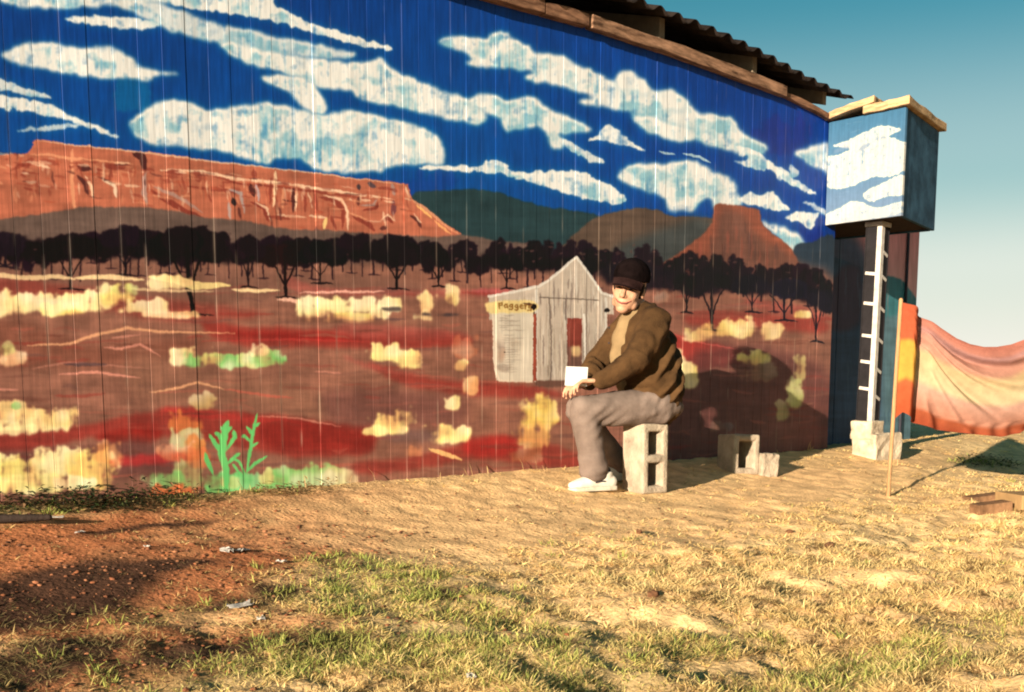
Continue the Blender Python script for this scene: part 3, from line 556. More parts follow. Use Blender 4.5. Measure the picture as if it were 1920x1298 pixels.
    s.poly([(923, 586), (1000, 583), (999, 716), (930, 714), (925, 680)], (206, 194, 176), .8, 1.2, .8, 1, .1, False)     # notice panel
    st([(924, 588), (927, 690), (936, 714), (998, 717)], 3, (226, 206, 186), .8, 1, .8, False)
    for k in range(24):
        y = 592 + k * 4.6; x = 936 + rs.uniform(-2, 10); 
        if 622 < y < 632 and k % 2: continue
        st([(x, y), (x + rs.uniform(18, 46), y + rs.uniform(-1, 1))], rs.uniform(1.5, 3), (132, 116, 104) if k < 8 else (150, 134, 122), rs.uniform(.35, .75), 1.2, 1)
    s.tuft(938, 655, 16, 60, (150, 128, 116), .6); s.tuft(946, 690, 30, 14, (140, 124, 112), .6); s.tuft(970, 640, 26, 40, (176, 160, 142), .5)
    s.poly([(1000, 590), (1006, 588), (1006, 714), (999, 716)], (150, 66, 44), .8, 1, 1, .95, .3, False)
    s.poly([(916, 566), (1000, 566), (1000, 585), (922, 587), (912, 578)], (230, 204, 134), 1.6, 2, 1, .9, .1)
    # hand painted word over the notice
    gd = (140, 98, 36)
    def letter(strokes, x, y, k=1.0, c=gd):
        for q in strokes: st([(x + a * k, y + b * k) for a, b in q], 2.6, c, .95, .9, .25, False)
    P = [[(0, 0), (1, 11)], [(0, 1), (6, 0), (6, 5), (1, 5)]]; A = [[(6, 2), (2, 2), (0, 5), (2, 8), (6, 6)], [(6, 2), (7, 8)]]
    G = [[(6, 1), (2, 1), (0, 4), (3, 6), (6, 4)], [(6, 1), (6, 9), (4, 11), (0, 10)]]; E = [[(0, 4), (6, 3), (4, 0), (1, 1), (0, 5), (3, 8), (6, 7)]]
    R = [[(0, 1), (1, 9)], [(1, 4), (3, 1), (6, 1)]]; S = [[(6, 1), (1, 1), (1, 4), (6, 5), (5, 9), (0, 9)]]
    for L_, x, y in ((P, 935, 568), (A, 945, 569), (G, 955, 570), (G, 965, 571), (E, 975, 571), (R, 984, 571), (S, 990, 573)): letter(L_, x, y, 1.0)
    st([(982, 570), (998, 572)], 3.5, (74, 36, 20), .9); s.ell(1001, 576, 5.2, 5.6, (28, 10, 14), 1, .8, .6); st([(1001, 584), (1001, 590)], 3, (70, 44, 24), .9, 1, .5)
    s.ell(1137, 582, 5, 4, (30, 24, 22), 1, .8, 1); s.ell(946, 660, 2.6, 1.6, (14, 10, 12), 1, .7, .4)
    # weathering: bristle streaks, scuffed pale runs
    s.c *= (.95 + .10 * s.v)[..., None]
    return np.clip(s.c, 0, 255)
# paint response: what a colour seen on the print is as bare paint
K_WALL = np.array((.98, 1.0, 1.06))
def sample(canvas, ox, oy, px, py):
    h, w = canvas.shape[:2]
    x = px + ox; y = py + oy
    x = np.abs(x); x = np.where(x > w - 2, 2 * (w - 2) - x, x); y = np.clip(y, 0, h - 2); x = np.clip(x, 0, w - 2)
    x0 = x.astype(int); y0 = y.astype(int); fx = (x - x0)[..., None]; fy = (y - y0)[..., None]
    return (canvas[y0, x0] * (1 - fx) + canvas[y0, x0 + 1] * fx) * (1 - fy) + (canvas[y0 + 1, x0] * (1 - fx) + canvas[y0 + 1, x0 + 1] * fx) * fy

# ------------------------------------------------------------------ the ground
def patch(x, y, px, py, rx, ry, ang=0):
    c = gpt(px, py); dx = x - c[0]; dy = y - c[1]; a = R(ang)
    u = dx * math.cos(a) + dy * math.sin(a); v = -dx * math.sin(a) + dy * math.cos(a)
    d = np.sqrt((u / rx) ** 2 + (v / ry) ** 2) + (vnoise(x, y, .5, 6) - .5) * .7 + (vnoise(x, y, .13, 7) - .5) * .35
    return np.clip(1.35 - d, 0, 1)
SOIL = [(120, 1010, 1.6, .38, 8), (330, 1070, 1.0, .34, 10), (60, 1090, 1.0, .34, 8), (200, 1170, .6, .26, 5), (420, 1210, .4, .2, 0), (80, 1270, .5, .2, 0), (560, 1010, .7, .3, 15)]
SAND = [(760, 960, 1.3, .35, 12), (880, 1010, .8, .35, 0), (1080, 960, 1.2, .5, 10), (1300, 990, 1.0, .35, 10), (1560, 890, 1.6, .3, 8), (1450, 930, 1.2, .4, 15)]
SHADE_SPOTS = [(165, 1085, .30, .16, 10), (60, 1150, .32, .16, 0), (330, 1060, .22, .05, 0), (300, 985, .35, .035, 5), (430, 1135, .14, .06, 0), (520, 1110, .10, .09, 0), (120, 1210, .22, .12, 0), (350, 1225, .16, .09, 10), (470, 1210, .15, .06, 0), (640, 1210, .12, .10, 0), (830, 1115, .10, .10, 0), (40, 1260, .3, .12, 0), (1050, 1215, .06, .05, 0), (1820, 1240, .08, .06, 0)]  # shade put into the ground colour as dark patches
GREEN = [(740, 1110, .45, .28, 0), (850, 1180, .5, .3, 20), (1000, 1220, .5, .3, 0), (1180, 1270, .5, .15, 0), (1330, 1215, .35, .15, 0), (1500, 1280, .5, .15, 0), (1700, 1240, .35, .12, 0), (1860, 1190, .3, .15, 0), (650, 1060, .3, .15, 0), (300, 1160, .25, .12, 0), (150, 945, 1.2, .16, 5), (1840, 865, .5, .2, 0), (450, 1250, .4, .2, 0)]
def masks(x, y):
    m = lambda L: np.clip(sum(patch(x, y, *q) for q in L), 0, 1)
    return m(SOIL), m(SAND), m(GREEN)
def ground_col(x, y):
    so, sa, gr = masks(x, y)
    n = vnoise(x, y, .9, 2) * .6 + vnoise(x, y, .24, 5) * .4
    c = np.outer(1 - n, (.54, .325, .15)) + np.outer(n, (.68, .47, .23))
    far = np.clip((x + y * 0 - 6) / 20, 0, 1)
    c = c * (1 - so[:, None]) + np.outer(so, (.40, .145, .06))
    c = c * (1 - .75 * sa[:, None]) + .75 * np.outer(sa, (.72, .44, .21))
    c = c * (1 - .5 * gr[:, None]) + .5 * np.outer(gr, (.20, .17, .07))
    dk = np.clip(sum(patch(x, y, *q) for q in SHADE_SPOTS) * 1.6, 0, 1); c = c * (1 - .92 * dk[:, None]) + .92 * np.outer(dk, (.04, .021, .014))     # shade painted into the earth colour
    fg = np.clip((-y - 1.6) / 1.4, 0, 1)
    c = c * (1 - .3 * fg[:, None]) + .3 * np.outer(fg, (.26, .15, .07))
    return c
xs = np.unique(np.concatenate([[-3000, -900, -300, -100, -45, -25, -16, -12], np.linspace(-10.5, 4, 520), np.linspace(4.2, 20, 60), [24, 32, 45, 70, 120, 300, 900, 3000]]))
ys = np.unique(np.concatenate([[-3000, -900, -300, -90, -40, -20, -12, -8], np.linspace(-5.6, 1.0, 270), np.linspace(1.2, 12, 40), [15, 20, 30, 50, 100, 300, 900, 3000]]))
GX, GY = np.meshgrid(xs, ys); gv = np.c_[GX.ravel(), GY.ravel(), ground_z(GX.ravel(), GY.ravel())]
nx, ny = len(xs), len(ys); ii = (np.arange(ny - 1)[:, None] * nx + np.arange(nx - 1)[None]).ravel()
M_ground = mat('dry_earth', (.4, .25, .12), .95, .38, 9, .9, 55, attr=True, spec=.1)
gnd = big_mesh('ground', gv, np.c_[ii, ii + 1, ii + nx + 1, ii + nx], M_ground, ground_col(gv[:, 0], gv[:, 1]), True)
tag(gnd, kind='structure')

# ------------------------------------------------------------------ the shed and its mural
shed = empty('shed', (0, 0, 0), label='long board shed whose whole side wall carries a painted desert landscape', cat='shed')
WX0, WX1, WZ0, WZ1 = -8.7, 0.0, -.2, 2.95
TW, TH = 2500, 905
TX = WX0 + (np.arange(TW) + .5) / TW * (WX1 - WX0); TZ = WZ1 - (np.arange(TH) + .5) / TH * (WZ1 - WZ0)
A, B = np.meshgrid(TX, TZ)
PX, PY = project(np.stack([A, A * 0, B], -1))
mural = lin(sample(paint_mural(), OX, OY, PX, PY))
BW = .115
# pale runs and scuffs where the boards meet
jx = ((TX - WX1) / BW) % 1.0; jn = np.minimum(jx, 1 - jx) * BW
fade = up_noise(TH, TW, 90, 26, 77) * up_noise(TH, TW, 22, 20, 78)
low = np.clip((2.1 - TZ) / 1.2, .35, 1)[:, None]
run = np.exp(-(jn / .0055) ** 2)[None] * np.clip(fade * 4.2 - .95, 0, 1) * low * (.25 + .75 * np.random.RandomState(12).rand(400))[(np.round((TX - WX1) / BW).astype(int)) % 400][None]
board_i = np.floor((TX - WX1) / BW).astype(int); rsb = np.random.RandomState(4); bv = .94 + .12 * rsb.rand(400)
mural = mural * bv[(board_i % 400)][None, :, None]
mural = mural * (1 - .34 * run[..., None]) + .34 * run[..., None] * np.array((.55, .42, .30))
wm = np.clip((mural[..., 0] / (mural[..., 2] + .004) - 1.3) / 2, 0, 1)[..., None] * .09; mural = mural * (1 - wm) + wm * (mural @ np.array((.35, .5, .15)))[..., None]
mural = np.clip(mural ** 1.13 * K_WALL, .003, .86).astype(np.float32)
M_mural = paint_mat('mural_paint', mural, .5)
M_dark = mat('dark_timber', (.03, .022, .018), .9, .3)
rnd = random.Random(3)
P0 = on_y(898, -3, 0); 
def wall_top(x): return float(np.interp(x, [-8.7, -4.0, -3.1, -2.15, -.82, -.19, 0], [2.60, 2.681, 2.722, 2.73, 2.719, 2.665, 2.645]))
nb = int(round((WX1 - WX0) / BW))
for i in range(nb):
    x1 = WX1 - i * BW; x0 = x1 - BW
    g = .0007; pr = rnd.choice((0, .0006, .001, .0016, .0024)) * rnd.random(); ch = .0011
    tw_ = rnd.uniform(-.0006, .0006)
    zt = wall_top((x0 + x1) / 2) + .03; zb = WZ0
    bm = bmesh.new(); uvl = bm.loops.layers.uv.new('UVMap')
    prof = [(x0 + g, .018), (x0 + g, -pr + ch - tw_), (x0 + g + ch, -pr - tw_), (x1 - g - ch, -pr + tw_), (x1 - g, -pr + ch + tw_), (x1 - g, .018)]
    lo = [bm.verts.new((x, y, zb)) for x, y in prof]; hi_ = [bm.verts.new((x, y, zt)) for x, y in prof]
    for k in range(6): bm.faces.new((lo[k], lo[(k + 1) % 6], hi_[(k + 1) % 6], hi_[k]))
    bm.faces.new(lo); bm.faces.new(hi_)
    for f in bm.faces:
        for lp in f.loops:
            lp[uvl].uv = ((lp.vert.co.x - WX0) / (WX1 - WX0), (lp.vert.co.z - WZ0) / (WZ1 - WZ0))
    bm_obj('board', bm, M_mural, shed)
bm = bmesh.new(); bm_box(bm, ((WX0 - .1) / 2, .09, 1.2), (-WX0 - .1, .13, 2.8)); bm_obj('light_block_core', bm, M_dark, shed)  # solid core added behind the boards to block light
bm = bmesh.new(); bm_box(bm, (WX0 / 2, 4.2, 1.4), (-WX0 - .02, .12, 3.2)); bm_box(bm, (-.06, 2.15, 1.3), (.12, 3.9, 3.0)); bm_box(bm, (WX0 + .06, 2.15, 1.3), (.12, 3.9, 3.0)); bm_obj('back_wall', bm, M_dark, shed)
# wall plate: three lengths of old timber along the top
M_beam = mat('old_beam', (.13, .06, .035), .9, .55, 3, .7, 30, stretch=(2, 12, 12), rgb2=(.21, .11, .065))
M_beam2 = mat('weathered_beam', (.15, .075, .042), .9, .6, 3, .7, 30, stretch=(2, 12, 12), rgb2=(.25, .14, .085))
def beam(xa, xb, zlo, zhi, y0, y1, m, name='wall_plate'):
    rr = random.Random(int(xa * 100)); bm = bmesh.new(); n = max(2, int((xb - xa) / .18)); rings = []
    for k in range(n + 1):
        x = xa + (xb - xa) * k / n; t = wall_top(x); j = lambda a: rr.uniform(-a, a)
        rings.append([bm.verts.new((x, y0 + j(.004), t + zlo + j(.007))), bm.verts.new((x, y1, t + zlo)), bm.verts.new((x, y1, t + zhi)), bm.verts.new((x, y0 + j(.004), t + zhi + j(.006)))])
    for k in range(n):
        for q in range(4): bm.faces.new((rings[k][q], rings[k + 1][q], rings[k + 1][(q + 1) % 4], rings[k][(q + 1) % 4]))
    bm.faces.new(rings[0]); bm.faces.new(rings[-1])
    return bm_obj(name, bm, m, shed, bevel=.006)
beam(-8.6, -3.56, .0, .085, -.062, .02, M_beam)
beam(-3.555, -3.16, .0, .072, -.055, .02, M_beam)
beam(-3.14, -.90, .0, .072, -.06, .02, M_beam2)
beam(-.895, 0.0, .002, .04, -.04, .02, M_beam)
M_white = mat('pale_rafter', (.15, .115, .08), .9, .2, 10, .3)
for xr in (-4.76, -3.61, -2.46, -1.36, -.36):                    # rafters, ends flush with the plate
    bm = bmesh.new(); t = wall_top(xr)
    for dx in (0, .05):
        pass
    v = [(-.05, t + .074), (-.05, t + .20), (2.0, t + .75), (2.0, t + .63)]
    a = [bm.verts.new((xr, y, z)) for y, z in v]; b = [bm.verts.new((xr + .055, y, z)) for y, z in v]
    bm.faces.new(a); bm.faces.new(b)
    for k in range(4): bm.faces.new((a[k], a[(k + 1) % 4], b[(k + 1) % 4], b[k]))
    bm_obj('rafter', bm, M_white, shed, bevel=.004)
# corrugated roof, each sheet a piece
M_roof = mat('rusted_iron', (.014, .010, .009), .9, .5, 5, .3, 40, rgb2=(.026, .019, .016), spec=.05)
PITCHC = .19
def roof_sheet(xa, xb, k):
    n = int((xb - xa) / PITCHC * 10); V = []; Fc = []
    rows = [(-.17, .0), (.4, .165), (1.4, .44), (4.3, 1.2)]
    for i in range(n + 1):
        x = xa + (xb - xa) * i / n; c = .022 * math.sin(2 * math.pi * x / PITCHC)
        for y, dz in rows:
            V.append((x, y, float(np.interp(x, [-8.6, -4, -2.77, -2.0, -1.39, -.8, -.2, .05], [2.80, 2.87, 2.915, 2.916, 2.89, 2.844, 2.818, 2.81])) + dz + c + .0015 * k))
    m = len(rows)
    for i in range(n):
        for r_ in range(m - 1): Fc.append((i * m + r_, (i + 1) * m + r_, (i + 1) * m + r_ + 1, i * m + r_ + 1))
    o = mesh_np('roof_sheet', V, Fc, M_roof, shed, True)
    s = o.modifiers.new('solid', 'SOLIDIFY'); s.thickness = .004
xa = -8.6
k = 0
while xa < -.2:
    xb = min(xa + .96, -.10); roof_sheet(xa, xb, k % 2); xa = xb - .0; k += 1

# lean-to wall set back behind the corner
lean = empty('lean_to', (0, .43, 0), label='set-back end wall beyond the shed corner, painted with a pink sky over a blue hill', cat='outbuilding')
S_B = .43
lx1 = on_y(1716, 620, S_B)[0]
LW, LH = 900, 900
lx = np.linspace(0, lx1, LW); lz = np.linspace(2.75, -.2, LH); A, B = np.meshgrid(lx, lz); PX, PY = project(np.stack([A, A * 0 + S_B, B], -1))
def paint_lean():
    s = Canvas(-1480, -150, 300, 800, 21); s.c[:] = (44, 70, 100); rs = np.random.RandomState(4)
    yy = (np.arange(800) + 150)[:, None, None]; xx = (np.arange(300) + 1480)[None, :, None]
    g = np.clip((yy - 420) / 100, 0, 1)
    s.c[:] = np.array((196, 122, 122)) * (1 - g) + np.array((206, 150, 146)) * g
    s.poly([(1480, 470), (1560, 480), (1640, 512), (1680, 520), (1700, 534), (1722, 565), (1760, 600), (1800, 1000), (1480, 1000)], (58, 112, 120), 1.5, 2, 1, 1, .2)
    s.poly([(1480, 596), (1640, 600), (1780, 606), (1800, 1000), (1480, 1000)], (84, 112, 122), 3, 3, 1, 1, .3)
    s.poly([(1480, 430), (1590, 430), (1640, 560), (1640, 1000), (1480, 1000)], (44, 62, 88), 8, 6, 2, .85, .4)
    s.poly([(1560, 520), (1610, 500), (1615, 590), (1590, 620), (1550, 610)], (70, 52, 66), 4, 6, 2, .8)
    for k in range(90):
        x = rs.uniform(1480, 1780); y = rs.uniform(430, 850); s.stroke([(x, y), (x + rs.uniform(-1, 1), y + rs.uniform(15, 70))], rs.uniform(1.5, 4), [(44, 66, 92), (80, 104, 118), (70, 74, 92)][rs.randint(3)] if y > 560 or x < 1640 else (190, 134, 134), .3, 1.5)
    s.c *= (.88 + .24 * s.v)[..., None]
    return np.clip(s.c, 0, 255)
M_lean = paint_mat('lean_to_paint', np.clip(lin(sample(paint_lean(), -1480, -150, PX, PY)) * .9, .008, .85).astype(np.float32), .6)
npan = 3; edges = [0.0, lx1 * .36, on_y(1692, 620, S_B)[0], lx1]
for i in range(3):
    xa, xb = edges[i] + (.006 if i else 0), edges[i + 1]
    bm = bmesh.new(); uvl = bm.loops.layers.uv.new('UVMap'); bm_box(bm, ((xa + xb) / 2, .03 - .002 * (i % 2), 1.275), (xb - xa, .06, 2.95))
    for f in bm.faces:
        for lp in f.loops: lp[uvl].uv = (lp.vert.co.x / lx1, (lp.vert.co.z + .2) / 2.95)
    bm_obj('wall_panel', bm, M_lean, lean, bevel=.003)
bm = bmesh.new(); bm_tube(bm, [(edges[2] + .003, -.018, z) for z in (-.1, .8, 1.6, 2.7)], .014, 8); bm_obj('down_pipe', bm, mat('pipe_paint', (.03, .03, .04), .6), lean, True)
bm = bmesh.new(); bm_box(bm, (lx1 / 2, .9, 1.25), (lx1 - .02, 1.6, 2.9)); bm_obj('lean_to_body', bm, M_dark, lean)

# ------------------------------------------------------------------ the clouded box on the corner
bc = [on_y(1549, 421, -.004)]                                       # far lower corner on the wall
near = -.67
n0 = on_y(1690.5, 406.5, near); n1 = on_y(1697, 203.5, near)
far_lo = on_y(1548.5, 421.5, -.006); far_hi = on_y(1553, 226, -.006)
zlo = (n0[2] + far_lo[2]) / 2; zhi = (n1[2] + far_hi[2]) / 2
qx = (n0[0] + n1[0]) / 2; px_ = (far_lo[0] + far_hi[0]) / 2
fd = R(10)                                                          # front turned off the wall's line
fx, fy = math.cos(fd), math.sin(fd)
BXW = 1.0
cbox = empty('cloud_box', (qx, near, zlo), label='boxy blue bay hung on the shed corner, white clouds on its bright side', cat='box')
A0 = Vector((px_, -.006)); A1 = Vector((qx, near)); A2 = A1 + Vector((fx, fy)) * BXW; A3 = Vector((A2.x - .02, S_B - .003))
SW, SH = 500, 620
def paint_box():
    s = Canvas(0, 0, SW, SH, 31); rs = np.random.RandomState(8)
    g = np.linspace(0, 1, SH)[:, None, None]; s.c[:] = np.array((74, 128, 168)) * (1 - g) + np.array((128, 152, 186)) * g
    s.c *= (.94 + .1 * s.n)[..., None]
    k = dict(lit=(232, 230, 222), shade=(150, 172, 196))
    U = lambda L: [(x * SW, y * SH) for x, y in L]
    s.cloud(U([(.07, .23), (.3, .2), (.5, .16), (.7, .13), (.95, .2), (.8, .24), (.9, .28), (1.02, .35), (1.02, .56), (.85, .62), (.6, .6), (.3, .66), (0, .62), (-.02, .35), (.15, .33), (.3, .3), (.2, .27)]), 1, .05, 3, 8, **k)
    s.cloud(U([(.42, .31), (.5, .25), (.58, .27), (.5, .31)]), .0, .9, 3)
    s.poly(U([(.4, .33), (.48, .27), (.58, .27), (.5, .32)]), (140, 162, 190), 4, 6, 2, .7); s.poly(U([(.1, .27), (.26, .26), (.28, .3), (.1, .31)]), (130, 156, 188), 5, 6, 2, .6)
    s.cloud(U([(.5, .74), (.7, .68), (.95, .62), (1.02, .66), (1.02, .8), (.8, .8), (.6, .83)]), 1, .1, 3, 8, **k)
    s.cloud(U([(-.02, .9), (.2, .85), (.35, .8), (.5, .83), (.7, .9), (1.02, .87), (1.02, .97), (.6, 1.0), (.2, 1.03), (-.02, 1.03)]), 1, .1, 4, 8, **k)
    s.poly(U([(.3, .95), (.8, .93), (1, .98), (.9, 1.02), (.3, 1.02)]), (190, 196, 210), 6, 6, 2, .5)
    for q in range(60): x, y = rs.uniform(0, SW), rs.uniform(0, SH); s.stroke([(x, y), (x + rs.uniform(20, 90), y + rs.uniform(-8, 8))], rs.uniform(3, 8), (140, 170, 200), .18, 4)
    return np.clip(s.c, 0, 255)
M_boxside = paint_mat('box_cloud_paint', np.clip(lin(paint_box()) * .42, .01, .8).astype(np.float32), .6)
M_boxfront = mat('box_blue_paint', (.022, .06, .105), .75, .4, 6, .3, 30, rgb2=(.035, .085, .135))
M_under = mat('box_floor_timber', (.04, .024, .018), .9, .3)
def wallpiece(name, a, b, z0, z1, th, m, side=1, uv=True):
    """upright panel from a to b (plan), thickness th behind it"""
    d = (b - a).normalized(); nrm = Vector((-d.y, d.x)) * side; bm = bmesh.new(); uvl = bm.loops.layers.uv.new('UVMap')
    o = Vector((qx, near, zlo)); P = [a, b, b + nrm * th, a + nrm * th]
    lo = [bm.verts.new(Vector((p.x, p.y, z0)) - o) for p in P]; hi = [bm.verts.new(Vector((p.x, p.y, z1)) - o) for p in P]
    for k in range(4): bm.faces.new((lo[k], lo[(k + 1) % 4], hi[(k + 1) % 4], hi[k]))
    bm.faces.new(lo[::-1]); bm.faces.new(hi)
    L = (b - a).length
    for f in bm.faces:
        for lp in f.loops:
            c = lp.vert.co + o; lp[uvl].uv = ((Vector((c.x, c.y)) - a).dot(d) / L, (c.z - z0) / (z1 - z0))
    return bm_obj(name, bm, m, cbox, bevel=.004)
e = (A2 - A1).normalized() * .0
wallpiece('side_panel', A0, A1, zlo, zhi, .03, M_boxside)
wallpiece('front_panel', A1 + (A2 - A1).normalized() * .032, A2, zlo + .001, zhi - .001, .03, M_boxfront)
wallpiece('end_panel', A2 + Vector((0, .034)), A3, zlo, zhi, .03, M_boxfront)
bm = bmesh.new(); o = Vector((qx, near, zlo)); ins = .035
Pl = [Vector((px_ + .04, -.01)), Vector((A1.x + .04, A1.y + .045)), Vector((A2.x - .04, A2.y + .045)), Vector((A3.x - .04, A3.y - .01)), Vector((px_ + .04, A3.y - .01))]
for z0, z1 in ((.012, .035),):
    lo = [bm.verts.new((p.x - o.x, p.y - o.y, z0)) for p in Pl]; hi = [bm.verts.new((p.x - o.x, p.y - o.y, z1)) for p in Pl]
    for k in range(5): bm.faces.new((lo[k], lo[(k + 1) % 5], hi[(k + 1) % 5], hi[k]))
    bm.faces.new(lo[::-1]); bm.faces.new(hi)
bm_obj('floor_panel', bm, M_under, cbox)
# loose planks lying on the box as a lid
M_plank = mat('sunlit_plank', (.34, .21, .105), .9, .3, 4, .5, 30, stretch=(2, 2, 14), rgb2=(.43, .28, .15))
def slab(name, P4, z4, th, m, label, cat, seed):
    rr = random.Random(seed); bm = bmesh.new(); n = 7
    c = sum((Vector((p[0], p[1], z)) for p, z in zip(P4, z4)), Vector()) / 4
    def pt(u, v):
        a = Vector((*P4[0], z4[0])).lerp(Vector((*P4[1], z4[1])), u); b = Vector((*P4[3], z4[3])).lerp(Vector((*P4[2], z4[2])), u); return a.lerp(b, v)
    G = {}
    for i in range(n + 1):
        for j in range(n + 1):
            ed = i in (0, n) or j in (0, n); q = pt(i / n, j / n) - c
            q += Vector((rr.uniform(-.006, .006), rr.uniform(-.006, .006), rr.uniform(-.003, .003))) * (1 if ed else .6)
            G[i, j, 0] = bm.verts.new(q); G[i, j, 1] = bm.verts.new(q + Vector((rr.uniform(-.003, .003), rr.uniform(-.003, .003), th + rr.uniform(-.004, .006))))
    for i in range(n):
        for j in range(n):
            for s_ in (0, 1): bm.faces.new([G[i, j, s_], G[i + 1, j, s_], G[i + 1, j + 1, s_], G[i, j + 1, s_]])
    for i in range(n):
        for j in (0, n): bm.faces.new([G[i, j, 0], G[i + 1, j, 0], G[i + 1, j, 1], G[i, j, 1]]); bm.faces.new([G[j, i, 0], G[j, i + 1, 0], G[j, i + 1, 1], G[j, i, 1]])
    ob = bm_obj(name, bm, m, bevel=.006); ob.location = c; return tag(ob, label, cat)
d2 = Vector((fx, fy)); sp = (A1 - A0).normalized()
L0 = A1 + sp * .045 - d2 * .045; L1 = A1 + d2 * (BXW + .05) + sp * .045; L2 = L1 - sp * .44; L3 = L0 - sp * .40
slab('stone_slab', [L0, L1, L2, L3], [zhi + .003] * 4, .062, M_plank, 'pale slab lying flat over the outer edge of the clouded box', 'slab', 5)
K0 = L3 + sp * .10 - d2 * .02; K1 = K0 + d2 * .3; K2 = K1 - sp * .47; K3 = K0 - sp * .47
slab('stone_slab', [K0, K1, K2, K3], [zhi + .069, zhi + .072, zhi + .006, zhi + .004], .05, M_plank, 'pale slab tilted up beside the roof end, overlapping the flat slab on the box', 'slab', 9)

# ------------------------------------------------------------------ lattice post under the box and its footing
pp = on_y(1627, 780, -.36); PXc, PYc = pp[0], -.36
zt = zlo - .02
fz = gz(PXc, PYc)
foot = empty('concrete_footing', (PXc, PYc, fz), R(-6), label='rough concrete footing block under the white lattice post', cat='footing')
M_conc = mat('concrete', (.34, .265, .185), .92, .3, 6, .8, 40, rgb2=(.44, .36, .26))
def rough_block(name, c, s, m, parent, seed, jit=.012, bevel=.012, n=3):
    bm = bmesh.new(); bm_box(bm, c, s); bmesh.ops.subdivide_edges(bm, edges=bm.edges, cuts=n, use_grid_fill=True)
    rr = random.Random(seed)
    for v in bm.verts: v.co += Vector((rr.uniform(-jit, jit), rr.uniform(-jit, jit), rr.uniform(-jit, jit)))
    return bm_obj(name, bm, m, parent, bevel=bevel)
ptop = on_y(1627, 790, -.36)[2] - fz
rough_block('slab', (.10, -.03, .05), (.38, .22, ptop - .11 + .1), M_conc, foot, 3, .008)
rough_block('plinth', (.0, .0, ptop - .07), (.19, .19, .15), M_conc, foot, 4, .006)
post = empty('lattice_post', (PXc, PYc, fz + ptop), 0, label='slim post with white edge strip and short cross bars under the clouded box', cat='post')
H_ = zt - (fz + ptop)
M_black = mat('post_shade_black', (.012, .01, .011), .8, .3)
M_wp = mat('white_post_paint', (.40, .36, .32), .7, .25, 14, .3)
w_ = .06
bm = bmesh.new(); bm_box(bm, (0, 0, H_ / 2 - .004), (2 * w_, 2 * w_, H_ - .01)); bm_obj('core', bm, M_black, post)  # solid black core stands in for the lattice's dark, shaded inside
bm = bmesh.new()                                                    # angle strip on the near corner
for c, s in (((-w_ - .004, -w_ + .014, H_ / 2), (.008, .036, H_)), ((-w_ + .017, -w_ - .004, H_ / 2), (.050, .008, H_))): bm_box(bm, c, s)
bm_obj('corner_strip', bm, M_wp, post, bevel=.002)
for sx, sy in ((w_ + .004, -w_ - .002), (-w_ - .002, w_ + .004)):
    bm = bmesh.new(); bm_box(bm, (sx, sy, H_ / 2), (.008, .008, H_ - .02)); bm_obj('corner_rod', bm, M_black, post)  # far corner rods coloured black for shade
zz = [on_y(1640, y, -.40)[2] - (fz + ptop) for y in (512, 569, 630, 679, 729)]
for z in zz:                                                       # left face bars
    bm = bmesh.new(); bm_box(bm, (0, 0, 0), (.006, .084, .024), Matrix.Rotation(R(8), 3, 'X')); ob = bm_obj('cross_bar', bm, M_wp, post, bevel=.001); ob.location = (-w_ - .005, .012, z + .0)
zz = [on_y(1650, y, -.40)[2] - (fz + ptop) for y in (476, 522, 581, 640, 696, 746)]
for z in zz:
    bm = bmesh.new(); bm_box(bm, (0, 0, 0), (.076, .006, .022), Matrix.Rotation(R(20), 3, 'Y')); ob = bm_obj('cross_bar', bm, M_wp, post, bevel=.001); ob.location = (.018, -w_ - .005, z)
bm = bmesh.new(); bm_box(bm, (0, 0, H_ + .008), (.15, .15, .035)); bm_obj('cap', bm, M_wp, post, bevel=.004)
post.rotation_euler = (0, R(1.6), 0)
# ------------------------------------------------------------------ concrete blocks
M_block = mat('grey_block', (.25, .195, .14), .9, .22, 9, .7, 70, rgb2=(.33, .265, .195))
def core_block(name, w, d, h, t, cores, parent=None, loc=(0, 0, 0), rz=0, tilt=(0, 0)):
    """hollow block standing on end: cores run through its depth"""
    xs_ = [0, t, w - t, w]; zs_ = [0]
    for k in range(cores): zs_ += [t + k * (h - t) / cores, (k + 1) * (h - t) / cores]
    zs_ += [h]
    bm = bmesh.new(); full = {}
    for i in range(3):
        for j in range(len(zs_) - 1): full[i, j] = not (i == 1 and j % 2 == 1)
    vc = {}
    def V(i, j, y):
        k = (i, j, y)
        if k not in vc: vc[k] = bm.verts.new((xs_[i] - w / 2, (y - .5) * d, zs_[j]))
        return vc[k]
    for (i, j), f in full.items():
        if not f: continue
        for y in (0, 1): bm.faces.new([V(i, j, y), V(i + 1, j, y), V(i + 1, j + 1, y), V(i, j + 1, y)])
        for di, dj, a, b in ((-1, 0, (0, 0), (0, 1)), (1, 0, (1, 0), (1, 1)), (0, -1, (0, 0), (1, 0)), (0, 1, (0, 1), (1, 1))):
            if not full.get((i + di, j + dj), False): bm.faces.new([V(i + a[0], j + a[1], 0), V(i + b[0], j + b[1], 0), V(i + b[0], j + b[1], 1), V(i + a[0], j + a[1], 1)])
    o = bm_obj(name, bm, M_block, parent, bevel=.014, seg=3); o.location = loc; o.rotation_euler = (tilt[0], tilt[1], rz); return o
F_ = Vector((-.868, .489, 0)); L_ = Vector((-.489, -.868, 0)); FR = math.atan2(.489, -.868)
MX, MY = -3.235, -.62
bxy = Vector((MX, MY)) + Vector((F_.x, F_.y)) * .075 + Vector((L_.x, L_.y)) * .06
tag(core_block('concrete_block', .19, .19, .40, .046, 2, None, (bxy.x, bxy.y, gz(bxy.x, bxy.y) - .006), R(-13)), 'hollow concrete block standing on end under the seated person', 'block')
g1 = gpt(1383, 882)
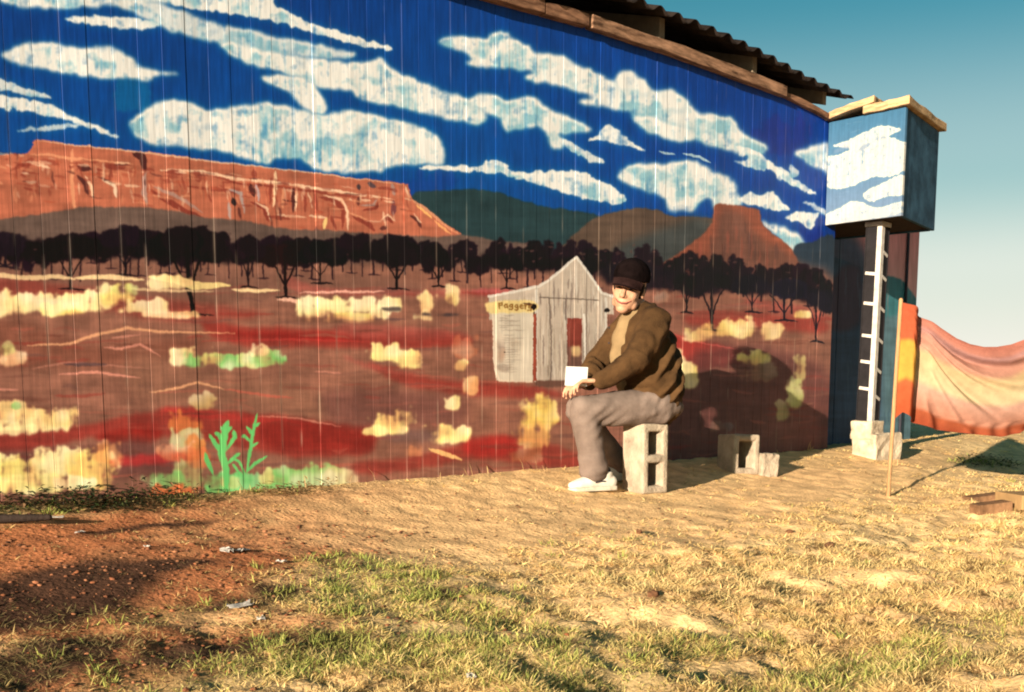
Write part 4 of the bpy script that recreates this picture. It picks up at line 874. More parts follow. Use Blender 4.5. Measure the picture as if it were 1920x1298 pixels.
tag(core_block('concrete_block', .215, .19, .27, .045, 1, None, (g1[0], g1[1], g1[2] - .03), R(-20), (R(-3), R(3))), 'broken hollow block standing in the shade, behind a smaller solid lump', 'block', None)
g2 = gpt(1432, 889)
o = rough_block('block_lump', (0, 0, .06), (.135, .15, .16), M_block, None, 8, .006, .012); o.location = (g2[0], g2[1], g2[2] - .0); o.rotation_euler = (0, R(4), R(-24)); tag(o, 'small solid block lump in the sun beside the broken hollow block', 'block')
# two bricks and an offcut at the picture's right
M_brick = mat('brown_brick', (.12, .06, .03), .9, .3, 9, .5, 50, rgb2=(.19, .10, .05))
for (pxx, pyy, dx, rz, lb, ln) in ((1846, 944, 0, R(-32), 'brown brick lying flat, farther of the two in the dry grass', .26), (1858, 960, .0, R(-34), 'brown brick lying flat, nearer of the two in the dry grass', .22)):
    q = gpt(pxx, pyy); bm = bmesh.new(); bm_box(bm, (0, 0, .022), (ln, .095, .06)); o = bm_obj('brick', bm, M_brick, bevel=.006); o.location = q; o.rotation_euler = (R(3), R(-5), rz); tag(o, lb, 'brick')
q = gpt(1925, 962); bm = bmesh.new(); bm_box(bm, (0, 0, .05), (.24, .30, .13)); o = bm_obj('timber_offcut', bm, mat('pale_offcut', (.30, .18, .08), .85, .2, 4, .3, 30, stretch=(14, 2, 2)), bevel=.004); o.location = q; o.rotation_euler = (0, 0, R(-40)); tag(o, 'pale squared timber offcut beside the two brown bricks', 'timber')

# ------------------------------------------------------------------ striped cloth strung between poles
pb = gpt(1665, 931); pole_t = CAM + ray(1689, 566) * ((np.linalg.norm((pb - CAM)[:2])) / np.linalg.norm(ray(1689, 566)[:2]))
ban = empty('striped_cloth', pb, 0, label='sagging orange and yellow striped cloth tied to thin stakes on the right', cat='cloth')
M_stake = mat('wooden_stake', (.34, .19, .09), .8, .3, 4, .4, 30, stretch=(14, 14, 2))
P1 = Vector(pole_t) - Vector(pb)
D = Vector((.80, -.60, 0)); Nn = Vector((-.60, -.80, 0)); LEN = 1.30
bm = bmesh.new(); bm_tube(bm, [P1 * t + Vector((0, 0, -.06 * (1 - t))) for t in (0, .3, .6, 1.01)], .0125, 8); bm_obj('stake', bm, M_stake, ban, True)
e2 = D * LEN; g3 = gz(pb[0] + e2.x, pb[1] + e2.y) - pb[2]
P2 = e2 + Vector((.03, 0, P1.z * .98))
bm = bmesh.new(); bm_tube(bm, [Vector((e2.x, e2.y, g3 - .06)), P2 * .5 + Vector((e2.x, e2.y, g3)) * .5, P2 + Vector((0, 0, .03))], .0125, 8); bm_obj('stake', bm, M_stake, ban, True)
NU, NV = 120, 64; V = []; C_ = []; s1 = P1 / P1.length
drop = 0.735
rsn = np.random.RandomState(6)
bands = [(0, (158, 78, 52)), (.30, (166, 82, 54)), (.34, (182, 138, 60)), (.66, (184, 142, 64)), (.70, (166, 84, 52)), (1, (158, 74, 44))]
bandm = [(0, (160, 100, 86)), (.08, (166, 110, 96)), (.12, (156, 116, 112)), (.18, (172, 122, 108)), (.30, (178, 130, 112)), (.36, (182, 158, 120)), (.60, (186, 168, 134)), (.66, (180, 140, 124)), (.86, (170, 118, 98)), (.90, (146, 76, 50)), (1, (134, 62, 40))]  # main cloth: backlit, washed-out look put into paler bands
def ramp(L, v):
    return np.array([np.interp(v, [q[0] for q in L], [lin(q[1])[k] for q in L]) for k in range(3)])
cm_f = {}
for i in range(NU + 1):
    u = (i / NU) ** 1.35
    top = P1 * (1 - u) + P2 * u; sag = float(np.interp(u, [0, .06, .13, .21, .29, .36, .44, .52, .6, .8, 1], [0, .03, .085, .155, .215, .247, .262, .258, .24, .14, 0]))
    top = top - Vector((0, 0, sag))
    bl = P1 * (1 - drop * .985 / P1.z * (P1.z / P1.z)) if False else P1 - s1 * drop
    b_end = P2 - Vector((0, 0, .44))
    bz = np.interp(u, [0, .035, .10, .22, .40, .58, .70, .80, .90, 1], [0, .055, -.0, -.055, -.085, -.105, -.085, -.01, .14, .30])
    bot = bl * (1 - u) + Vector((b_end.x, b_end.y, bl.z)) * u; bot.z = bl.z + bz
    for j in range(NV + 1):
        v = j / NV; p = top.lerp(bot, v)
        w = 0.0
        w += .06 * math.exp(-((u - .055) / .03) ** 2) - .075 * math.exp(-((u - .125) / .026) ** 2)
        fan = math.atan2(v * .735, u * 1.3 + .02)                       # folds fan out of the tied corner
        amp = min(1, u * 3) * min(1, 2.2 * (1 - u) + .3)
        w += amp * (.026 * math.sin(fan * 15 + .8) + .016 * math.sin(fan * 31 + 2 + 2 * u)) + .05 * math.sin(math.pi * min(1, u * 1.1)) * math.sin(math.pi * v) * .9
        fan2 = math.atan2((1 - v) * .7 + .1, 1.08 - u)
        w += .017 * min(1, u * 2) * math.sin(fan2 * 17) * (.3 + u) + .006 * math.sin(fan * 57 + 9 * u) * amp
        w += .010 * (v > .86) * math.sin(u * 60 + 3 * v) * min(1, u * 4)
        q = p + Nn * w
        V.append(q[:])
        m = min(1, max(0, (u - .10) / .03)); c = ramp(bands, v) * (1 - m) + ramp(bandm, min(1, max(0, v + .03 * math.sin(7 * u + 1)))) * m
        C_.append(c)
Fc = [(i * (NV + 1) + j, (i + 1) * (NV + 1) + j, (i + 1) * (NV + 1) + j + 1, i * (NV + 1) + j + 1) for i in range(NU) for j in range(NV)]
M_cloth = mat('thin_cotton', (1, 1, 1), .9, .12, 20, .25, 160, attr=True, spec=.1, transl=.38)
mesh_np('cloth', V, Fc, M_cloth, ban, True, np.array(C_))

# ------------------------------------------------------------------ the seated person
root = empty('person', (MX, MY, 0.01), FR, label='person in brown jacket, grey trousers and dark cap seated on a block, leaning forward', cat='person')
skin = mat('skin', (.36, .18, .105), .6, .12, 14, .15, 90, rgb2=(.42, .225, .14), spec=.3)
M_jack = mat('olive_brown_jacket', (.042, .0205, .0075), .95, .35, 6, .5, 150, rgb2=(.060, .030, .0115))
M_trou = mat('grey_brown_trousers', (.125, .090, .074), .95, .18, 7, .5, 170, rgb2=(.155, .114, .094))
M_shirt = mat('pale_shirt', (.19, .125, .062), .9, .2, 9, .3, 120)
M_cap = mat('dark_cap', (.0035, .002, .002), .95, .3, 12, .3, 120, rgb2=(.006, .0035, .0035), spec=.02)
M_brim = mat('cap_peak_cloth', (.014, .0065, .006), .9, .3, 12, .3, 120, rgb2=(.024, .011, .010), spec=.03)
M_hair = mat('dark_hair', (.02, .012, .01), .8, .3, 60, .5, 200)
M_shoe = mat('white_shoe_leather', (.52, .48, .41), .6, .1, 16, .2, 60)
M_sole = mat('shoe_sole', (.44, .38, .30), .8, .2, 20, .2)
M_sock = mat('dark_sock', (.03, .026, .03), .9, .2)
# head frame: turned towards the camera and nodding
hc = Vector((.175, .03, 1.15)); HS = 1.13
HM = (Matrix.Rotation(R(52), 3, 'Z') @ Matrix.Rotation(R(8), 3, 'Y') @ Matrix.Rotation(R(-13), 3, 'X')) * HS
hp = lambda x, y, z: hc + HM @ Vector((x, y, z))
def hell(bm, c, r, u=16, v=10, rot=None): bm_ell(bm, hp(*c), r, HM @ rot if rot is not None else HM, u, v)
bm = bmesh.new()
hell(bm, (-.008, 0, .03), (.098, .077, .095), 24, 16)                 # skull
hell(bm, (.03, 0, -.035), (.068, .063, .085), 20, 14)                 # face
hell(bm, (.062, 0, -.095), (.034, .034, .026))                        # chin
for s in (-1, 1):
    hell(bm, (.052, s * .036, -.028), (.034, .026, .030))             # cheek
    hell(bm, (.078, s * .030, .022), (.020, .026, .012))              # brow
    hell(bm, (.0, s * .075, -.01), (.016, .010, .032), rot=Matrix.Rotation(R(15), 3, 'Y'))   # ear
    hell(bm, (.03, s * .048, -.07), (.03, .018, .028))                # jaw
bm_tube(bm, [hp(.084, 0, .018), hp(.098, 0, -.005), hp(.112, 0, -.028)], [.010, .012, .016], 10)  # nose
for s in (-1, 1): hell(bm, (.096, s * .013, -.032), (.012, .009, .009))
hell(bm, (.084, 0, -.058), (.016, .026, .009)); hell(bm, (.080, 0, -.076), (.016, .022, .009))     # lips
nb_ = Vector((.06, 0, 1.0))
bm_tube(bm, [nb_, (nb_ + hp(-.02, 0, -.05)) / 2, hp(-.02, 0, -.04)], [.066, .058, .058], 14)
# trunk under the clothes, arms, legs
bm_tube(bm, [(0, 0, .5), (.02, 0, .7), (.05, 0, .88), (.06, 0, .99)], [(.15, .11), (.14, .11), (.17, .10), (.10, .07)], 16, side=(0, 1, 0))
SL, EL, WL = Vector((.07, .18, .965)), Vector((.235, .255, .735)), Vector((.415, .185, .625))
SR, ER, WR = Vector((.08, -.17, .965)), Vector((.26, -.255, .735)), Vector((.40, -.05, .622))
bm_tube(bm, [SL, SL.lerp(EL, .5), EL, EL.lerp(WL, .4), WL], [.05, .045, .038, .038, .027], 12)
bm_tube(bm, [SR, SR.lerp(ER, .5), ER, ER.lerp(WR, .4), WR], [.05, .045, .038, .038, .027], 12)
KL, AL = Vector((.490, .14, .470)), Vector((.41, .14, .085)); KR, AR = Vector((.42, -.13, .47)), Vector((.12, -.13, .10))
for hip, k, a in (((0, .1, .48), KL, AL), ((0, -.1, .48), KR, AR)):
    hip = Vector(hip); bm_tube(bm, [hip, hip.lerp(k, .5), k + Vector((-.03, 0, -.01)), k.lerp(a, .35), a], [.085, .07, .045, .045, .034], 12)
def fingers(bm, wrist, palm_dir, spread, normal, curls, lens, thumb, palm=.085, w=.072):
    """palm block then four jointed fingers and a thumb; curls in degrees towards normal"""
    d = palm_dir.normalized(); sp_ = (spread - d * spread.dot(d)).normalized(); nn = normal.normalized()
    for k in range(4):
        b0 = wrist + sp_ * (k - 1.5) * w * .18; b1 = wrist + d * palm + sp_ * (k - 1.5) * w * .27
        bm_tube(bm, [b0, b0.lerp(b1, .5), b1], [(.012, .013), (.0135, .014), (.0115, .012)], 8)
        q = b1; a = 0; pts = [q]
        for f_, L in zip((1, .75, .6), (.46, .32, .24)):
            a += R(curls[k]) * f_; dr = d * math.cos(a) + nn * math.sin(a) + sp_ * (k - 1.5) * .09
            q = q + dr.normalized() * lens[k] * L; pts.append(q)
        bm_tube(bm, pts, [.0096, .0092, .0084, .0072], 8)
    t0 = wrist + d * palm * .25 + sp_ * thumb * w * .40; t1 = t0 + (d * .55 + sp_ * thumb * .75 + nn * .25).normalized() * .036; t2 = t1 + (d * .9 + sp_ * thumb * .2 + nn * .3).normalized() * .028; t3 = t2 + (d * .95 - sp_ * thumb * .1 + nn * .3).normalized() * .022
    bm_tube(bm, [wrist + d * .02, t0, t1, t2, t3], [.012, .0135, .0115, .0105, .0085], 8)
LN = (.082, .092, .086, .068)
# left hand resting over the knee with a white card pinched under the thumb
fingers(bm, WL + Vector((.012, -.004, .004)), Vector((.95, -.20, -.02)), Vector((.2, 1, .1)), Vector((-.15, 0, -1)), (26, 30, 34, 38), LN, -1)
fingers(bm, WR + Vector((.012, .004, .002)), Vector((.92, .30, -.12)), Vector((-.2, 1, .05)), Vector((-.15, 0, -1)), (34, 36, 40, 44), LN, 1)
body = remesh('body', bm, .0042, 3, skin, root)
# eyes, brows and mouth line
M_eye = mat('eye', (.03, .02, .018), .3, .1, bump=0)
for s in (-1, 1):
    bm = bmesh.new(); hell(bm, (.0855, s * .030, .004), (.006, .0125, .0045)); bm_obj('eye', bm, M_eye, root, True)
    bm = bmesh.new(); bm_tube(bm, [hp(.096, s * .014, .022), hp(.096, s * .032, .027), hp(.082, s * .050, .022)], .0045, 6); bm_obj('eyebrow', bm, M_hair, root, True)
bm = bmesh.new(); bm_tube(bm, [hp(.078, -.041, -.050), hp(.094, -.022, -.063), hp(.0995, 0, -.0675), hp(.094, .022, -.063), hp(.078, .041, -.050)], [(.0035, .003), (.0045, .004), (.005, .0045), (.0045, .004), (.0035, .003)], 6); bm_obj('mouth', bm, mat('lips', (.17, .05, .04), .5, .1), root, True)
# hair
bm = bmesh.new(); hell(bm, (-.03, 0, .0), (.083, .081, .075)); hell(bm, (-.055, 0, -.035), (.05, .066, .05))
for s in (-1, 1): hell(bm, (.012, s * .069, .012), (.018, .012, .034))
remesh('hair', bm, .006, 2, M_hair, root)
# cap: crown and peak
bm = bmesh.new()
hell(bm, (-.012, 0, .062), (.112, .092, .088), 28, 16); hell(bm, (.03, 0, .075), (.072, .075, .070)); hell(bm, (-.06, 0, .06), (.066, .078, .075))
def capwarp(co, no):
    inv = HM.inverted(); c = np.array(hc); M = np.array(inv); q = (co - c) @ M.T
    q[:, 2] = np.maximum(q[:, 2], .044 - .12 * np.clip(-q[:, 0], -.02, .12) * .2)
    q += 0; ang = np.arctan2(q[:, 1], q[:, 0]); s_ = 1 + .012 * np.abs(np.sin(3 * ang)) * (q[:, 2] > .035); q[:, :2] *= s_[:, None]
    return q @ np.array(HM).T + c
capo = remesh('cap', bm, .006, 2, M_cap, root, capwarp)
V = []; Fc = []; nu, nv = 16, 6
for lay in (0, 1):
    for i in range(nu + 1):
        a = -1 + 2 * i / nu
        for j in range(nv + 1):
            b = j / nv; y = a * (.078 - .004 * b); x0 = math.sqrt(max(0, .104 ** 2 - (y * 1.12) ** 2)) - .008
            x = x0 + b * .076 * (1 - abs(a) ** 2.6) ** .6; z = .056 - .034 * b - .018 * a * a + .004 * lay
            V.append(hp(x, y, z)[:])
n1 = (nu + 1) * (nv + 1)
for lay in (0, 1):
    for i in range(nu):
        for j in range(nv):
            q = [lay * n1 + i * (nv + 1) + j, lay * n1 + (i + 1) * (nv + 1) + j, lay * n1 + (i + 1) * (nv + 1) + j + 1, lay * n1 + i * (nv + 1) + j + 1]; Fc.append(q if lay else q[::-1])
for i in range(nu): a = i * (nv + 1) + nv; b = (i + 1) * (nv + 1) + nv; Fc.append((a, b, b + n1, a + n1))
mesh_np('peak', V, Fc, M_brim, capo, True)
# jacket
bm = bmesh.new()
bm_tube(bm, [(.0, 0, .515), (.025, 0, .60), (.05, 0, .70), (.07, 0, .80), (.078, 0, .90), (.08, 0, .97), (.085, 0, 1.02)], [(.195, .165), (.205, .175), (.205, .178), (.205, .168), (.20, .148), (.165, .118), (.09, .08)], 24, side=(0, 1, 0))
bm_tube(bm, [(.060, .09, .985), SL, SL.lerp(EL, .3), SL.lerp(EL, .65), EL, EL.lerp(WL, .3), EL.lerp(WL, .65), WL.lerp(EL, .04)], [.070, .086, .086, .080, .076, .070, .060, .047], 18)
bm_tube(bm, [(.06, -.10, .985), SR, SR.lerp(ER, .5), ER, ER.lerp(WR, .3), ER.lerp(WR, .65), WR.lerp(ER, .04)], [.075, .088, .078, .072, .068, .060, .047], 16)
bm_tube(bm, [(.062, 0, 1.0), (.08, .004, 1.055)], [(.088, .082), (.080, .074)], 18, side=(0, 1, 0), cap=False)         # collar
bm_tube(bm, [(.0, -.14, .525), (.15, -.10, .52)], [.05, .05], 10); bm_tube(bm, [(.0, .14, .535), (.13, .12, .54)], [.045, .045], 10)
def folds(co, no):
    x, y, z = co[:, 0], co[:, 1], co[:, 2]
    arm = np.clip((y - .17) / .05, 0, 1) * np.clip((x - .05) / .06, 0, 1)
    f1 = np.sin((z * 1.0 + x * 1.15 + .25 * y) * 46 + 3 * np.sin(y * 17 + z * 7)); f2 = np.sin((z - x * .7) * 62 + 5 * np.sin(y * 9 + x * 5)); n = vnoise(x * 2 + y * 3, z * 2 + y, .11, 3) - .5
    back = np.clip((.10 - x) / .10, 0, 1) * np.clip((z - .5) / .1, 0, 1)
    f3 = np.sin((z * 1.0 + x * 1.5) * 40 + 2.5 * np.sin(y * 14 + z * 6 + 1))
    a = .008 * np.clip(f1 - .1, 0, 1) * (1 - .85 * arm) + .020 * back * np.clip(f3, -.3, 1) + .006 * f2 * np.clip(.75 - z, .1, .5) * 2 + .024 * n
    el = np.exp(-((co - np.array(EL)) ** 2).sum(1) / .10 ** 2); a = a + el * .010 * np.clip(np.sin(x * 60 - z * 100 + y * 30), -.2, 1) + .016 * arm * (vnoise(x * 1.5 - z, z * 1.2 + x, .06, 5) - .5)
    a = a * np.clip((1.0 - z) / .10, .12, 1)
    return co + no * (a * (1 - .45 * arm))[:, None]
remesh('jacket', bm, .0075, 12, M_jack, root, folds)
bm = bmesh.new(); bm_tube(bm, [(.12, .0, .62), (.135, 0, .70), (.15, 0, .80), (.145, 0, .90), (.125, 0, .97), (.115, 0, 1.02)], [(.07, .118), (.075, .130), (.08, .124), (.08, .108), (.08, .088), (.064, .066)], 20, side=(0, 1, 0))
def sfold(co, no): return co + no * (.006 * (vnoise(co[:, 0] * 2 + co[:, 1], co[:, 2], .07, 2) - .5) + .003 * np.sin((co[:, 2] + co[:, 1] * .6) * 60))[:, None]
remesh('shirt', bm, .007, 4, M_shirt, root, sfold)
for k in range(3): bm = bmesh.new(); bm_ell(bm, (.285 - .012 * k * (k - 1), .006, .93 - .085 * k), (.005, .006, .006), None, 8, 6); bm_obj('button', bm, M_sock, root, True)
# trousers
bm = bmesh.new()
bm_ell(bm, (-.02, 0, .485), (.155, .185, .10), None, 20, 12)
hl, hr = Vector((.0, .095, .485)), Vector((.0, -.095, .485)); heml, hemr = Vector((.42, .14, .125)), Vector((.135, -.13, .14))
for h0, k0, e0, r1, r2 in ((hl, KL, heml, (.108, .106, .095, .086), (.086, .082, .078, .080, .086)), (hr, KR, hemr, (.105, .10, .088, .08), (.08, .074, .068, .068, .074))):
    kk = k0 + Vector((-.008, 0, -.004))
    bm_tube(bm, [h0, h0.lerp(kk, .33), h0.lerp(kk, .68), kk], list(r1), 20); bm_tube(bm, [kk, kk.lerp(e0, .2), kk.lerp(e0, .5), kk.lerp(e0, .8), e0], list(r2), 20)
    bm_ell(bm, kk + Vector((.004, 0, .0)), (r1[3] * 1.0, r1[3] * .98, r1[3] * 1.0))
def tfold(co, no):
    x, y, z = co[:, 0], co[:, 1], co[:, 2]
    kn = np.exp(-((x - .40) ** 2 + (z - .44) ** 2) / .012); hm = np.clip((.30 - z) / .2, 0, 1); hipf = np.exp(-((x - .08) ** 2 + (z - .52) ** 2) / .01)
    a = kn * .004 * np.sin(x * 70 + z * 90 + 20 * y) + hm * .007 * (vnoise(x, z * 1.5 + y, .05, 2) - .4) + .022 * hipf * (vnoise(x * 1.6 + z, z - x * .6 + y * .3, .05, 4) - .4) + .014 * (vnoise(x * 1.2 + z * 1.2 + y * .5, z * 1.3 - x * .5, .10, 1) - .5)
    return co + no * a[:, None]
remesh('trousers', bm, .0075, 8, M_trou, root, tfold)
# shoes
def shoe(ax, ay, ankle, toe_dir, ground, parent, mark=True):
    d = Vector((toe_dir[0], toe_dir[1], 0)).normalized(); s = Vector((-d.y, d.x, 0)); o = Vector((ax, ay, ground))
    pt = lambda a, b, c: o + d * a + s * b + Vector((0, 0, c))
    bm = bmesh.new()
    bm_tube(bm, [pt(-.062, 0, .050), pt(-.03, 0, .056), pt(.03, 0, .060), pt(.09, 0, .052), pt(.15, 0, .043), pt(.185, 0, .038)], [(.034, .040), (.038, .046), (.041, .047), (.046, .040), (.046, .030), (.034, .022)], 18, side=tuple(s))
    bm_tube(bm, [pt(-.01, 0, .07), pt(-.018, 0, .115)], [(.040, .052), (.040, .048)], 16, side=tuple(s), cap=False)
    bm_tube(bm, [pt(.04, 0, .085), pt(.01, 0, .125)], [(.024, .012), (.022, .010)], 10, side=tuple(s))
    u = remesh('shoe', bm, .005, 3, M_shoe, parent)
    bm = bmesh.new(); out = [(-.092, .0), (-.085, .028), (-.03, .040), (.05, .044), (.12, .052), (.18, .044), (.212, .016), (.216, 0), (.212, -.016), (.18, -.042), (.12, -.050), (.05, -.040), (-.03, -.038), (-.085, -.026)]
    lo = [bm.verts.new(pt(a, b, .004)) for a, b in out]; hi = [bm.verts.new(pt(a * .99, b * .98, .030 - .006 * (a > .1))) for a, b in out]
    for k in range(len(out)): bm.faces.new((lo[k], lo[(k + 1) % len(out)], hi[(k + 1) % len(out)], hi[k]))
    bm.faces.new(lo[::-1]); bm.faces.new(hi); bm_obj('sole', bm, M_sole, u, bevel=.006)
    for k in range(4):
        bm = bmesh.new(); c = pt(.035 + k * .022, 0, .108 - k * .009); bm_tube(bm, [c - s * .03 - Vector((0, 0, .012)), c, c + s * .03 - Vector((0, 0, .012))], .0038, 6); bm_obj('lace', bm, M_shoe, u, True)
    for sg in (1, -1):
        bm = bmesh.new(); bm_tube(bm, [pt(.0, sg * .040, .058), pt(.03, sg * .045, .06), pt(.06, sg * .045, .053)], [(.004, .006)] * 3, 6); bm_obj('trim', bm, M_sock, u, True)
    bm = bmesh.new(); bm_tube(bm, [pt(-.02, 0, .10), ankle + Vector((0, 0, .08))], [.040, .042], 12); bm_obj('sock', bm, M_sock, parent, True)
RW = Matrix.Rotation(FR, 3, 'Z')
def local_gz(x, y): w = RW @ Vector((x, y, 0)); return gz(MX + w.x, MY + w.y) - .01
shoe(.375, .145, AL, (1, .10), local_gz(.40, .145), root)
shoe(.105, -.13, AR, (1, -.12), local_gz(.22, -.13), root)
# white card in the left hand
bm = bmesh.new(); bm_box(bm, (0, 0, 0), (.125, .004, .105)); card = bm_obj('white_card', bm, mat('white_card_paper', (.50, .49, .47), .8, .08, bump=.05), bevel=.001)
cw = Vector((MX, MY, .01)) + RW @ Vector((.535, .150, .655)); card.location = cw; card.rotation_euler = (R(6), R(2), R(-36)); tag(card, 'blank white card held above the knee in the seated person\'s left hand', 'card')
# ------------------------------------------------------------------ weeds at the wall foot, litter, a fallen stick
M_leaf = mat('leaf', (1, 1, 1), .7, .2, 20, 0, attr=True, spec=.2, transl=.25)
def weed_clump(px, py, r, h, n, label, seed, cols):
    c = gpt(px, py); rs = np.random.RandomState(seed); V = []; Fc = []; C = []
    for k in range(n):
        a = rs.uniform(0, 6.28); q = r * np.sqrt(rs.rand()); x = q * np.cos(a) * 1.8; y = q * np.sin(a) * .7
        z0 = gz(c[0] + x, c[1] + y) - c[2]; hh = h * rs.uniform(.1, 1) * (.45 + .9 * float(vnoise(c[0] + x, c[1] + y, .12, 2))); b = rs.uniform(0, 6.28); ln = rs.uniform(.012, .04); w = ln * rs.uniform(.28, .5)
        p = np.array((x, y, z0 + hh * rs.uniform(.1, 1))); d = np.array((np.cos(b), np.sin(b), rs.uniform(-.3, .7))); d /= np.linalg.norm(d); s = np.cross(d, (0, 0, 1)); s /= np.linalg.norm(s) + 1e-6
        i = len(V); mid = p + d * ln * .5 + np.array((0, 0, ln * .12))
        V += [p, mid + s * w / 2, p + d * ln, mid - s * w / 2]; Fc.append((i, i + 1, i + 2, i + 3)); col = np.array(cols[rs.randint(len(cols))]) * rs.uniform(.7, 1.3); C += [col] * 4
    V = np.array(V); o = mesh_np('weed_clump', V, Fc, M_leaf, None, False, np.array(C)); o.location = c
    o['kind'] = 'stuff'; return o
dg = [(.030, .05, .016), (.05, .065, .022), (.02, .03, .012), (.10, .065, .03), (.028, .022, .014), (.16, .09, .045)]
weed_clump(40, 952, .26, .10, 700, 'dark green weeds at the wall foot, at the picture\'s left edge', 1, dg)
weed_clump(150, 948, .24, .11, 800, 'dark green weeds at the wall foot below the big yellow painted grass', 2, dg)
weed_clump(265, 950, .20, .08, 520, 'dark low weeds at the wall foot, left of the painted green plant', 3, dg)
weed_clump(560, 925, .16, .06, 240, 'dry brown weeds at the wall foot below the painted green brush', 4, [(.24, .15, .07), (.16, .09, .04), (.32, .22, .1)])
weed_clump(1850, 868, .30, .07, 420, 'green weeds in the shade of the striped cloth', 5, dg + [(.1, .12, .04)])
M_paper = mat('litter_paper', (.42, .38, .34), .9, .2, 20, .2)
def scrap(px, py, s, label, seed):
    c = gpt(px, py); rs = np.random.RandomState(seed); n = 5; V = []
    for i in range(n):
        for j in range(n): V.append(((i / 4 - .5) * s * 1.5 + rs.uniform(-.1, .1) * s, (j / 4 - .5) * s * .8 + rs.uniform(-.1, .1) * s, abs(rs.normal(0, .11)) * s + .006))
    Fc = [(i * n + j, (i + 1) * n + j, (i + 1) * n + j + 1, i * n + j + 1) for i in range(n - 1) for j in range(n - 1)]
    o = mesh_np('paper_scrap', V, Fc, M_paper); o.location = c; o.rotation_euler = (0, 0, rs.uniform(0, 6)); sd = o.modifiers.new('s', 'SOLIDIFY'); sd.thickness = .0015
    return tag(o, label, 'litter')
scrap(100, 976, .05, 'white paper scrap in front of the dark weeds by the wall', 1); scrap(150, 1002, .025, 'small pale scrap on red soil nearest the wall-foot weeds', 2)
scrap(425, 1038, .055, 'larger crumpled white scrap on the red soil patch', 3); scrap(455, 1036, .035, 'smaller white scrap touching the right of the crumpled one on red soil', 4); scrap(528, 1058, .025, 'tiny pale scrap at the right end of the red soil patch', 8)
scrap(452, 1140, .055, 'flat white scrap in the dry tussocks left of centre', 5); scrap(490, 1166, .03, 'thin pale scrap just below the flat one in the tussocks', 6); scrap(884, 1276, .035, 'white scrap at the very front among green grass', 7); scrap(275, 1028, .02, 'small white scrap on the red soil left of the crumpled scrap', 9)
c = gpt(30, 988); bm = bmesh.new(); bm_tube(bm, [(-.22, -.02, .03), (-.05, .0, .028), (.12, .01, .03)], [.016, .017, .012], 8); o = bm_obj('fallen_stick', bm, mat('dark_stick', (.03, .02, .016), .9, .3, 10, .6), None, True); o.location = c; o.rotation_euler = (0, 0, R(-38)); tag(o, 'dark charred stick lying on soil at the left edge', 'stick')
for k, (px, py, s) in enumerate(((1555, 1028, .03), (1198 , 1000, .022), (1480, 1000, .02), (1225, 1120, .028))):
    c = gpt(px, py); bm = bmesh.new(); bm_ell(bm, (0, 0, s * .3), (s, s * .7, s * .55), None, 8, 6); rr = random.Random(k)
    for v in bm.verts: v.co *= 1 + rr.uniform(-.18, .18)
    o = bm_obj('clod', bm, mat('dark_clod', (.13, .06, .03), .95, .3, 10, .5), None); o.location = c; o.rotation_euler = (0, 0, k)
    tag(o, ['dark earth clod on bare ground, below and left of the bricks', 'small dark clod below the standing block', 'small dark clod in front of the stake', 'brown clod in the dry grass at the lower middle'][k], 'clod')

